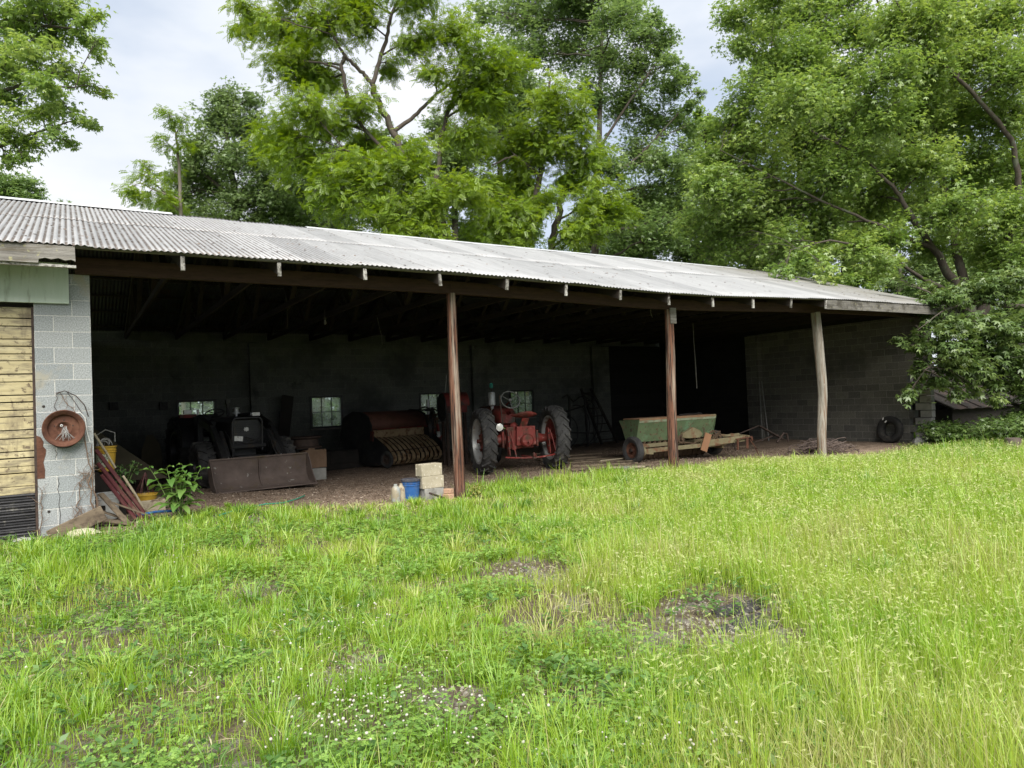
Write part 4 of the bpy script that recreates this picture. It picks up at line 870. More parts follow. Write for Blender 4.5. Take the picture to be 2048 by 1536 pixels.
# dead vines and a wire loop on the pier
def wander(b, p, q, r0, r1, n=9, amp=.05, y=-.012, rr=rg):
    pts = []; p, q = Vector(p), Vector(q)
    for i in range(n):
        t = i/(n-1); v_ = p.lerp(q, t); k = math.sin(PI*t)
        pts.append((v_.x+rr.uniform(-amp, amp)*k, v_.y+rr.uniform(-.02, .0), v_.z+rr.uniform(-amp, amp)*.6*k))
    b.tube(pts, [r0+(r1-r0)*i/(n-1) for i in range(n)], 5); return pts
b = MB(); rg = random.Random(21)
main = [wander(b, (-.01, -.015, .0), (-.10, -.02, 1.35), .010, .005, 12, .04, rr=rg), wander(b, (.015, -.01, .05), (-.02, -.02, 1.1), .009, .003, 10, .03, rr=rg), wander(b, (-.22, -.012, .05), (-.17, -.012, .62), .008, .004, 9, .04, rr=rg),
        wander(b, (-.17, -.012, .62), (-.02, -.012, .78), .004, .002, 6, .02, rr=rg), wander(b, (-.60, -.012, .0), (-.57, -.012, .55), .006, .003, 9, .03, rr=rg), wander(b, (-.10, -.02, 1.35), (-.36, -.015, 1.78), .005, .003, 9, .03, rr=rg)]
for _ in range(90):
    s = rg.choice(main); p = rg.choice(s); wander(b, p, (p[0]+rg.uniform(-.16, .10), -.012, p[2]+rg.uniform(-.22, .16)), .003, .0012, 5, .03, rr=rg)
for _ in range(60):
    x0 = rg.uniform(-.25, .02); wander(b, (x0, -.02, rg.uniform(-.02, .1)), (x0+rg.uniform(-.15, .12), -.05, rg.uniform(.1, .38)), .003, .001, 5, .03, rr=rg)
one(b, 'dead_vine', M['vine'], 'dead brown vine climbing the corner of the block pier', 'vine', (0, 0, 0))
b = MB(); b.tube([(-.34, -.02, 1.78), (-.40, -.03, 1.74), (-.38, -.03, 1.70), (-.42, -.02, 1.60), (-.37, -.02, 1.50)], .004, 5)
b.tube([(-.40, -.03, 1.76), (-.30, -.04, 1.79), (-.18, -.05, 1.72), (-.09, -.05, 1.60), (-.05, -.04, 1.45)], .006, 6); b.tube([(-.28, -.03, 1.78), (-.20, -.03, 1.65), (-.12, -.03, 1.50)], .004, 5)
one(b, 'wire_loop', M['dark_iron'], 'loop of dark wire fixed above the rusty rim', 'wire', (0, 0, 0))
b = MB(); b.tube([(-.22, -.03, 1.50), (-.14, -.04, 1.51), (-.09, -.04, 1.44), (-.07, -.04, 1.25), (-.04, -.03, 1.12)], .006, 6); one(b, 'cable', M['white_plastic'], 'short white cable beside the rusty rim', 'cable', (0, 0, 0))

# clutter inside the opening beside the pier
one(MB().box((0, 0, .33), (.5, .42, .66)), 'wooden_crate', M['inner_dark'], 'dark wooden crate under the yellow bucket', 'crate', put(205, 10.5), .2, None, .006)
yb_ = thing('yellow_bucket', 'yellow bucket with a paper label filled with wire', 'bucket', put(213, 10.35, .665))
b = MB(); b.lathe([(.001, .0), (.105, .0), (.135, .34), (.145, .345), (.145, .36), (.127, .36), (.10, .02), (.001, .02)], (0, 0, 0), (0, 0, 1), 28)
for z_ in (.27, .30): b.lathe([(.128, z_), (.140, z_+.004), (.131, z_+.012)], (0, 0, 0), (0, 0, 1), 28)
b.build('bucket_body', M['yellow'], yb_)
MB().lathe([(.118, .06), (.135, .25)], (0, 0, 0), (0, 0, 1), 10, 0, 1.5, 2.6).build('label', M['paper'], yb_)
b = MB(); rg = random.Random(8)
for i in range(7):
    c_ = Vector((rg.uniform(-.06, .06), rg.uniform(-.05, .05), .36+rg.uniform(0, .05))); rr_ = rg.uniform(.05, .10); tl = rg.uniform(0, 3)
    b.tube([c_+Vector((rr_*math.cos(a)*math.cos(tl), rr_*math.cos(a)*math.sin(tl), abs(rr_*math.sin(a))*.9)) for a in np.linspace(0, 2*PI, 15)], .006, 5)
b.tube([(-.1, 0, .40), (-.12, 0, .52), (.0, .0, .60), (.12, 0, .55), (.12, 0, .42)], .007, 6)
one(b, 'wire_coil', M['wire'], 'tangled grey wire spilling from the yellow bucket', 'wire', put(213, 10.35, .665))
wb = thing('white_bucket', 'white plastic bucket behind the maroon bars', 'bucket', put(214, 10.0, .02))
b = MB(); b.lathe([(.001, .0), (.13, .0), (.15, .34), (.158, .345), (.158, .36), (.142, .36), (.125, .02), (.001, .02)], (0, 0, 0), (0, 0, 1), 28)
for z_ in (.28, .31): b.lathe([(.146, z_), (.157, z_+.004), (.148, z_+.012)], (0, 0, 0), (0, 0, 1), 28)
b.build('bucket_body', M['white_plastic'], wb); MB().lathe([(.142, .10), (.1475, .20)], (0, 0, 0), (0, 0, 1), 6, 0, .5, 3.2).build('label', M['inner_dark'], wb)
rg = random.Random(3)
for i, (pa, da, za, pb, db, zb) in enumerate(((193, 9.75, 1.0, 292, 10.0, .02), (196, 9.7, .82, 286, 9.8, .0), (203, 9.7, .66, 270, 9.75, .03))):
    p, q = put(pa, da, za), put(pb, db, zb); b = MB(); b.bar((0, 0, 0), q-p, .03, .035); b.bar((0, .02, .0), (q-p)*.96+Vector((0, .02, 0)), .008, .055)
    one(b, 'steel_bar', M['maroon'], ('long maroon steel bar leaning beside the pier, uppermost of three', 'maroon steel bar leaning beside the pier, middle of three', 'shortest and lowest of three maroon steel bars by the pier')[i], 'steel bar', p, 0, 'maroon bars leaning by the pier', .003)
for pa, da, za, pb, db, zb, lb in ((190, 9.9, 1.22, 231, 10.1, .72, 'wooden tool handle leaning by the yellow bucket'), (246, 9.9, .62, 290, 10.1, .08, 'pale wooden tool handle right of the maroon bars')):
    p, q = put(pa, da, za), put(pb, db, zb); one(MB().tube([(0, 0, 0), (q-p)*.5+Vector((.005, 0, 0)), q-p], [.016, .018, .016], 8), 'tool_handle', M['plank_pale'], lb, 'tool handle', p)
for i, (pa, da, za, pb, db, zb, w_) in enumerate(((200, 9.55, .42, 252, 9.5, .03, .10), (196, 9.5, .2, 246, 9.65, .06, .12), (218, 9.6, .30, 300, 9.9, .05, .07), (190, 9.4, .10, 262, 9.45, .02, .14))):
    p, q = put(pa, da, za), put(pb, db, zb); one(MB().bar((0, 0, 0), q-p, w_, .022), 'scrap_board', M['plank'], ('narrow brown scrap board propped against the pier corner', 'short brown board low at the pier corner', 'thin brown lath under the maroon bars', 'wide brown board lying lowest by the pier')[i], 'board', p, 0, 'scrap boards by the pier', .003)
one(MB().bar((0, 0, 0), put(206, 9.05, .24)-put(96, 8.72, .0), .05, .19), 'fallen_plank', M['plank'], 'dark brown plank lying across the foot of the pier', 'plank', put(96, 8.72, .0), 0, None, .006)
def rock(loc, r_, name, m, label, sq=(1, 1, .6), seed=1):
    b = MB(); rr = random.Random(seed); n, k = 10, 7; V = []; F = []
    for i in range(k+1):
        th = PI*i/k
        for j in range(n):
            a = 2*PI*j/n; q = r_*(1+.16*rr.uniform(-1, 1)); V.append((q*sq[0]*math.sin(th)*math.cos(a), q*sq[1]*math.sin(th)*math.sin(a), q*sq[2]*math.cos(th)))
    for i in range(k):
        for j in range(n): F.append((i*n+j, (i+1)*n+j, (i+1)*n+(j+1) % n, i*n+(j+1) % n))
    b.add(V, F); return one(b, name, m, label, 'stone', loc, 0, None, 0, .5)
rock(put(166, 8.7, .02), .14, 'field_stone', M['stone_yellow'], 'yellowish stone in the grass at the foot of the pier', (1.5, .9, .55), 2)
rock(put(45, 8.6, .0), .09, 'field_stone', M['stone'], 'small grey stone under the black ribbed panel', (1.5, .9, .5), 4)
rock((19.65, .1, G(19.6, .1)+.05), .22, 'field_stone', M['stone'], 'grey stone beside the worn tyre', (1.1, .9, .8), 6)
# yellow basket with cords
yk = thing('yellow_basket', 'shallow yellow basket holding tangled red and pale cords', 'basket', put(288, 10.9, .18))
MB().lathe([(.001, 0), (.16, 0), (.185, .07), (.195, .07), (.195, .085), (.175, .085), (.155, .015), (.001, .015)], (0, 0, 0), (0, 0, 1), 20).build('basket_body', M['yellow'], yk)
b = MB(); rg = random.Random(12)
for i in range(9): a = rg.uniform(0, 6.28); b.tube([(0.02, 0, .42), (.05*math.cos(a), .05*math.sin(a), .28), (.13*math.cos(a), .13*math.sin(a), .10)], .004, 5)
b.build('cord', M['maroon'], yk)
one(MB().box((0, 0, .09), (.52, .36, .18)), 'cardboard_box', M['plank_pale'], 'pale flattened box under the yellow basket', 'box', put(288, 10.9, 0), .1, None, .01)
one(MB().tube([(0, 0, 0), (.25, .05, .02), (.55, .08, .0)], .018, 8), 'pipe', M['blue'], 'short blue pipe on the ground near the maroon bars', 'pipe', put(270, 9.9, .06))
# pale panels leaning at the back left
for i, (px, d, w_, h_, tl) in enumerate(((305, 16.5, .55, 1.05, -.12), (345, 16.2, .6, 1.1, .38))):
    p = put(px, d); b = MB(); b.prism([(-w_/2, 0, 0), (w_/2, 0, 0), (w_*.42, 0, h_*.75), (w_*.15, 0, h_), (-w_*.1, 0, h_), (-w_*.35, 0, h_*.7)], (0, 0, 0), (0, .02, 0))
    o = one(b, 'pointed_board', M['dim_board'], ('upright pale pointed board leaning behind the loader tractor', 'slanting pale pointed board beside the loader tractor tyre')[i], 'board', p, 0, 'pointed boards at the back left'); o.rotation_euler = (-.15, tl, -.5)
b = MB(); b.prism([(-.9, 0, 0), (.75, 0, 0), (-.45, 0, .95), (-.9, 0, 1.3)], (0, 0, 0), (0, .03, 0)); o = one(b, 'sloping_panel', M['dim_board'], 'large sloping olive panel behind the yellow bucket', 'panel', put(250, 13.5, .25)); o.rotation_euler = (-.1, 0, -.3)
for px, lb in ((228, 'small dark wall box left on the back wall'), (327, 'small dark wall box near the first back window')):
    P = np.array(CAM); q_ = at(px, 812, 1)-CAM; t = (10.44-CAM[1])/q_[1]; P = CAM+q_*t; one(MB().box((0, 0, 0), (.20, .12, .20)).box((0, -.065, .0), (.1, .02, .1)), 'wall_box', M['black_paint'], lb, 'wall box', P, 0, 'dark wall boxes', .008)
# block-and-box stack with rim on top, behind the loader bucket
p = put(627, 15.8); one(MB().box((0, 0, .13), (.46, .36, .26)), 'concrete_block', M['block_plain'], 'pale grey block at the bottom under the brown box', 'block', p, .1, None, .008)
one(MB().box((0, 0, .21), (.48, .38, .40)).box((-.1, -.17, .43), (.14, .05, .04)), 'brown_box', M['brown_board'], 'brown wooden box stacked on a pale block', 'box', p+Vector((0, 0, .262)), .1, None, .006)
b = MB(); b.lathe([(.20, 0), (.36, .0), (.37, .03), (.30, .05), (.29, .20), (.36, .23), (.37, .26), (.34, .26), (.27, .22), (.27, .05), (.20, .03)], (0, 0, 0), (0, 0, 1), 32)
one(b, 'wheel_rim', M['dark_iron'], 'dark wide wheel rim lying on the brown box', 'wheel rim', put(612, 15.9, .70), 0)
one(MB().bar((0, 0, 0), (.35, .28, 2.0), .32, .025, (0, -1, 0)), 'leaning_plank', M['inner_dark'], 'wide dark plank leaning on the back wall behind the tractor', 'plank', (4.75, 9.9, G(4.75, 9.9)))
one(MB().box((0, 0, .24), (1.3, .7, .48)).box((.1, -.36, .3), (.8, .03, .3)), 'work_bench', M['inner_dark'], 'low dark bench beside the hay baler', 'bench', put(672, 18.6), .1, None, .01)

# blocks, bucket and jugs by the first post
BX, BY = 4.86, .16
def cblock(m, label, loc, rz, size=(.40, .2, .2), holes=True):
    b = MB(); x, y, z = size
    if holes:
        t = .034
        b.box((0, y/2-t/2, z/2), (x, t, z)); b.box((0, -y/2+t/2, z/2), (x, t, z))
        for xx in (-x/2+t/2, -x/6, x/6, x/2-t/2): b.box((xx, 0, z/2), (t-.002, y-2*t-.001, z-.003))
    else: b.box((0, 0, z/2), size)
    return one(b, 'concrete_block', m, label, 'block', loc, rz, 'concrete blocks stacked by the post', .007)
g0 = G(BX, BY)
cblock(M['block_plain'], 'grey block in the grass, lowest of the stack by the post', (BX-.02, BY, g0), .1, (.36, .2, .19), False)
cblock(M['block_tan'], 'tan concrete block in the middle of the stack by the post', (BX-.03, BY, g0+.192), .04)
cblock(M['block_tan'], 'tan hollow block on top of the stack by the post', (BX-.05, BY+.01, g0+.394), .12)
b = MB(); b.box((0, 0, .05), (.12, .16, .10)); b.box((.02, .01, .14), (.11, .14, .08), (0, .06, .2)); o = one(b, 'broken_brick', M['brick'], 'salmon brick rubble leaning at the foot of the post', 'brick', (5.02, -.10, G(5, -.1)), .3, None, .01)
b = MB(); b.box((0, 0, .05), (.26, .12, .03), (.2, .35, .3)); one(b, 'slate_shard', M['dark_iron'], 'dark flat shard in front of the block stack', 'shard', (4.82, -.08, G(4.8, -.1)+.03), 0, None, .004)
bb_ = thing('blue_bucket', 'blue plastic bucket with a dirty dark lid', 'bucket', (4.50, .22, G(4.5, .22)))
b = MB(); b.lathe([(.001, 0), (.125, 0), (.148, .31), (.158, .312), (.158, .322), (.150, .325), (.150, .33), (.001, .33)], (0, 0, 0), (0, 0, 1), 30)
for z_ in (.25, .28): b.lathe([(.143, z_), (.154, z_+.004), (.146, z_+.012)], (0, 0, 0), (0, 0, 1), 30)
b.build('bucket_body', M['blue'], bb_); MB().lathe([(.16, .318), (.166, .325), (.166, .352), (.155, .36), (.14, .352), (.001, .352)], (0, 0, 0), (0, 0, 1), 30).build('lid', M['lid_dark'], bb_)
for i, (x_, y_, m_, lb) in enumerate(((4.22, .20, 'jug', 'cloudy pale plastic jug in the grass'), (4.335, .24, 'plank_pale', 'stained tan jug beside the blue bucket'))):
    b = MB(); b.lathe([(.001, 0), (.068, .0), (.075, .02), (.075, .19), (.06, .235), (.03, .26), (.028, .29), (.001, .29)], (0, 0, 0), (0, 0, 1), 20)
    j = thing('plastic_jug', lb, 'jug', (x_, y_, G(x_, y_))); b.build('jug_body', M[m_], j); MB().tube([(.06, 0, .22), (.085, 0, .19), (.082, 0, .12), (.07, 0, .10)], .011, 6).build('handle', M[m_], j)
# hose
b = MB(); pts = []
for px, py in ((440, 1040), (470, 1026), (500, 1018), (530, 1012), (565, 1006), (590, 998), (606, 993), (609, 990)):
    P = ground_at(px, py, -.08); pts.append((P[0], P[1], G(P[0], P[1])+.03+.012*math.sin(px)))
one(b.tube(pts, .011, 8), 'garden_hose', M['hose'], 'short length of green hose lying at the grass edge', 'hose', (0, 0, 0))

# the right bay: ladder, hoops, lumber, tyre, tangle, pipes
lad = thing('wooden_ladder', 'dark ladder leaning on the back wall beyond the red tractor', 'ladder', (16.35, 9.55, G(16.3, 9.5)), 0)
for x0, x1 in ((-.30, -.55), (.45, -.10)): MB().bar((x0, -.05, 0), (x1, .72, 2.05), .06, .09, (0, -1, .3)).build('rail', M['inner_dark'], lad)
for k in range(7):
    t = .08+k*.14; MB().cyl((-.30-.25*t, -.05+.77*t, 2.05*t), (.45-.55*t, -.05+.77*t, 2.05*t), .02, 8).build('rung', M['inner_dark'], lad)
hr = thing('hoop_rake', 'black iron frame with curved hoops against the back wall', 'farm implement', (14.9, 9.2, G(15, 9.2)), 0)
for i, (x0, rr_) in enumerate(((-.55, .55), (-.1, .75), (.25, .9), (.5, .95))):
    MB().tube([(x0+rr_*.75*math.sin(a), .1*i, .05+rr_*(1+math.cos(a))*.95) for a in np.linspace(-.25, PI*.95, 16)], .022, 6).build('hoop', M['black_paint'], hr)
b = MB(); b.bar((-.7, 0, 1.25), (.6, .2, 1.5), .06, .06); b.bar((-.5, 0, 0), (-.45, 0, 1.8), .06, .06); b.bar((.35, .1, 0), (.3, .1, 1.7), .06, .06); b.bar((-.7, 0, .55), (.6, .1, .45), .05, .05); b.tube([(-.75, 0, 1.75), (-.5, .05, 1.85), (-.2, .1, 1.6), (.1, .1, 1.75)], .03, 6); b.build('frame', M['black_paint'], hr)
rg = random.Random(31)
lum = [('long dusty plank lying nearest the red tractor tyre', 9.6, 3.4, 11.9, 3.0, .20, .0), ('narrow lath lying across the lumber pile', 9.9, 2.7, 11.3, 2.25, .05, .05), ('wide plank on top of the lumber pile', 10.2, 4.6, 12.2, 4.9, .26, .07), ('grey plank at the back of the lumber pile', 10.0, 5.6, 12.6, 5.4, .22, .0),
       ('upper grey board slanting over the lumber pile', 10.3, 5.2, 11.9, 6.4, .2, .12), ('dark plank half under the seed drill', 10.5, 3.9, 13.3, 3.8, .24, .0), ('thin pale stick across the floor by the drill wheel', 10.1, 2.2, 11.6, 2.9, .03, .10), ('long board along the floor before the seed drill', 8.9, 1.75, 10.9, 1.35, .09, .02), ('short pale board end in the grass edge', 9.6, 1.35, 10.5, 1.18, .10, .03), ('second long board on the floor before the seed drill', 9.2, 2.1, 10.7, 1.62, .07, .05), ('rough plank behind the tractor tyre', 9.7, 4.2, 11.6, 4.15, .25, .04)]
for lb, x0, y0, x1, y1, w_, z_ in lum:
    p = Vector((x0, y0, G(x0, y0)+.025+z_)); q = Vector((x1, y1, G(x1, y1)+.025+z_*rg.uniform(.4, 1.3)))
    one(MB().bar((0, 0, 0), q-p, w_, .035 if w_ > .06 else .025), 'floor_board', M['plank_pale' if 'pale' in lb else 'plank'], lb, 'board', p, 0, 'lumber lying on the shed floor', .004)
one(MB().box((0, 0, .04), (.2, .12, .08)), 'stone_chunk', M['block_plain'], 'pale stone chunk at the grass edge near the drill', 'stone', (9.9, 1.12, G(9.9, 1.1)), .4, None, .012)
one(MB().bar((0, 0, 0), (4.6, .5, .0), .28, .06), 'floor_timber', M['plank'], 'long flat timber on the floor at the end wall', 'timber', (14.8, 6.6, G(15, 6.6)+.04), 0, None, .006)
one(MB().bar((0, 0, 0), (1.9, -.9, .0), .2, .05), 'floor_timber', M['plank'], 'dark timber across the floor behind the wire tangle', 'timber', (15.6, 4.9, G(15, 5)+.04), 0, None, .006)
ty = thing('worn_tyre', 'worn black tyre leaning on the block end wall', 'tyre', (19.83, 1.05, G(19.8, 1.05)), 0)
tyre_mb((0, 0, .385), .395, .20, .20, 0).build('tyre_casing', M['rubber_dark'], ty).rotation_euler = (0, .12, -.12)
b = MB(); b.bar((-.13, .07, .74), (-.14, .09, .67), .03, .004, (1, 0, 0)); b.bar((-.13, -.02, .65), (-.135, .03, .60), .035, .004, (1, 0, 0)); b.build('tag', M['white_plate'], ty)
b = MB(); rg = random.Random(17)
for i in range(150):
    c_ = Vector((rg.gauss(0, .34), rg.gauss(0, .22), 0)); rr_ = rg.uniform(.16, .46); a0 = rg.uniform(0, 6.28); sp = rg.uniform(1.2, 4.5); tl = rg.uniform(-.35, .35); h_ = max(.02, .30-.30*(c_.length/.8)**2)*rg.uniform(.2, 1)
    b.tube([c_+Vector((rr_*math.cos(a0+sp*t), rr_*math.sin(a0+sp*t)*.8, h_+tl*rr_*math.sin(a0+sp*t)+.04*math.sin(7*t))) for t in np.linspace(0, 1, 9)], rg.uniform(.006, .011), 4)
o = one(b, 'rusty_wire_tangle', M['rust_dark'], 'heap of tangled rusty wire right of the grey post', 'wire', (16.45, .85, G(16.4, .8)+.02)); 
b = MB(); b.tube([(-.9, .3, .05), (-.95, .3, .3), (-.75, .25, .52), (-.35, .2, .62), (.0, .2, .70)], .02, 6); b.bar((0, .2, .70), (.75, .0, .28), .12, .03); b.bar((-.2, .2, .25), (.7, .1, .42), .04, .03); b.tube([(.5, 0, .2), (.75, -.05, .45), (.95, 0, .42), (1.0, 0, .2)], .03, 6); b.tube([(-1.2, .3, .05), (-1.2, .3, .2), (-1.05, .3, .26), (-.9, .3, .1)], .012, 5)
one(b, 'scrap_iron', M['dark_iron'], 'dark bent iron and a board leaning behind the grey post', 'scrap metal', (16.35, 2.6, G(16.4, 2.6)))
for i, (y0, y1, h_) in enumerate(((4.9, 5.35, 2.0), (5.15, 5.45, 2.0))): one(MB().tube([(0, 0, 0), (.35, y1-y0, h_)], .017, 8), 'thin_pipe', M['wire'], ('thin grey pipe leaning by the pilaster, the more slanted one', 'thin grey pipe leaning by the pilaster, the more upright one')[i], 'pipe', (19.4, y0, G(19.4, y0)), 0, 'pipes leaning by the pilaster')
one(MB().bar((0, 0, 0), (-.9, .9, 1.4), .10, .05), 'leaning_timber', M['inner_dark'], 'dark timber leaning in the far right corner', 'timber', (19.0, 7.6, G(19, 7.6)))
# hanging odds and ends
def hang(px, py, d): return Vector(at(px, py, d))
p = hang(572, 596, 15.2); b = MB(); rg = random.Random(2)
b.tube([(0, 0, .5), (0, 0, 0)], .006, 5)
for i in range(6): a = rg.uniform(0, 6); b.tube([(0, 0, .05), (.07*math.cos(a), .07*math.sin(a), -.05), (.08*math.cos(a+.5), .05*math.sin(a), -.2), (.02, 0, -.28+.03*i), (0, 0, .0)], .006, 5)
b.tube([(0, 0, -.1), (.02, 0, -.4), (.0, 0, -.66)], .005, 5); one(b, 'hanging_rope', M['wire_dull'], 'hank of grey rope hanging from a rafter', 'rope', p)
p = hang(650, 640, 16); b = MB(); b.lathe([(.03, .06), (.035, .02), (.02, .0)], (0, 0, 0), (0, 0, 1), 12); b.cyl((0, 0, .06), (0, 0, .25), .008, 6); bu = thing('light_bulb', 'unlit bare bulb hanging under the roof', 'light bulb', p); b.build('socket', M['wire_dull'], bu); MB().lathe([(.001, -.11), (.022, -.10), (.032, -.07), (.028, -.035), (.015, 0)], (0, 0, 0), (0, 0, 1), 14).build('glass', M['wire'], bu)
p = hang(755, 645, 16.5); b = MB(); b.tube([(0, 0, .12), (.05, 0, -.15), (.09, 0, -.3), (.10, 0, -.52)], .005, 5); one(b, 'hanging_wire', M['wire'], 'single thin wire dangling left of the first post', 'wire', p)
p = hang(1388, 690, 18); b = MB(); b.tube([(0, 0, .55), (.0, 0, .1), (.02, 0, -.5), (.03, 0, -1.1)], [.008, .010, .016, .012], 6); one(b, 'hanging_stick', M['wire_dull'], 'pale stick dangling right of the second post', 'stick', p)
p = hang(1297, 600, 17); b = MB(); b.tube([(.09*math.cos(a), 0, .11*math.sin(a)-.1) for a in np.linspace(.9, 6.6, 16)]+[(.05, 0, -.3), (.1, 0, -.42)], .006, 5); one(b, 'rope_loop', M['wire'], 'looped rope hanging left of the second post', 'rope', p)

# low outbuilding on the right
ob = thing('low_outbuilding', 'low old outbuilding with a dark metal roof past the shed', 'outbuilding', (21.9, -1.6, -.25), -.12)
b = MB(); n = 60
V = []; 
for j in range(n+1):
    x_ = 10.0*j/n; zz_ = .012*math.sin(j*2.1)
    V += [(x_, 2.0, .92+zz_), (x_+.15, 3.6, 1.62+zz_), (x_+.2, 5.2, 2.32+zz_), (x_+.35, 8.4, .92+zz_)]
for j in range(0, n+1, 4):
    for i in range(3): b.tube([Vector(V[j*4+i])+Vector((0, 0, .02)), Vector(V[j*4+i+1])+Vector((0, 0, .02))], .022, 5)
b.add(V, [(j*4+i, (j+1)*4+i, (j+1)*4+i+1, j*4+i+1) for j in range(n) for i in range(3)]); rf = b.build('roof', M['shingle'], ob); sm = rf.modifiers.new('thickness', 'SOLIDIFY'); sm.thickness = .03
MB().box((5.1, 5.2, .42), (9.6, 5.9, .95)).build('wall', M['inner_dark'], ob)  # near-black boards also carry the tree shade in their colour
b = MB(); b.tube([(0, 0, 0), (0, 0, .32)], [.19, .16], 14); one(b, 'tree_stump', M['rust_dark'], 'short brown stump in the weeds on the far right', 'stump', (18.35, -2.75, G(18, -2.7)))
# ------------------------------------------------------------------ plants
def unit(a): return a/np.maximum(np.linalg.norm(a, axis=1, keepdims=True), 1e-9)
def dia(u0, v0, ang, ln, wd, dr=0):
    "diamond leaflet in (u, v, w) leaf space"
    c_, s_ = math.cos(ang), math.sin(ang)
    pts = ((0, 0, 0), (.45*ln, wd, .04*ln), (ln, 0, -dr), (.45*ln, -wd, .04*ln))
    return [(u0+x*c_-y*s_, v0+x*s_+y*c_, z) for x, y, z in pts]
LEAF = {
    'maple': [dia(0, 0, 0, 1, .17, .14), dia(.05, 0, .85, .8, .14, .16), dia(.05, 0, -.85, .8, .14, .16)],
    'locust': [dia(.12+.21*k, 0, s*1.05, .30, .085, .05) for k in range(4) for s in (1, -1)]+[dia(.9, 0, 0, .30, .085, .08)],
    'simple': [dia(0, 0, 0, 1, .24, .12)],
    'trio': [dia(0, 0, 0, 1, .2, .12), dia(.0, 0, .9, .9, .18, .12), dia(0, 0, -.9, .9, .18, .12)],
}
LAREA = {'maple': .17+2*.11, 'locust': 9*.0255, 'simple': .24, 'trio': .5}
def leaves(pos, dirs, nrm, size, kind):
    T = np.array(LEAF[kind]).reshape(-1, 3); k = len(T); n = len(pos)
    dirs = unit(dirs); side = unit(np.cross(nrm, dirs)); nr = np.cross(dirs, side)
    s = size.reshape(-1, 1, 1)
    V = pos[:, None, :]+s*(T[None, :, 0:1]*dirs[:, None, :]+T[None, :, 1:2]*side[:, None, :]+T[None, :, 2:3]*nr[:, None, :])
    return V.reshape(-1, 3), k
def bez(a, m, c, t):
    return (1-t)**2*a+2*t*(1-t)*m+t**2*c
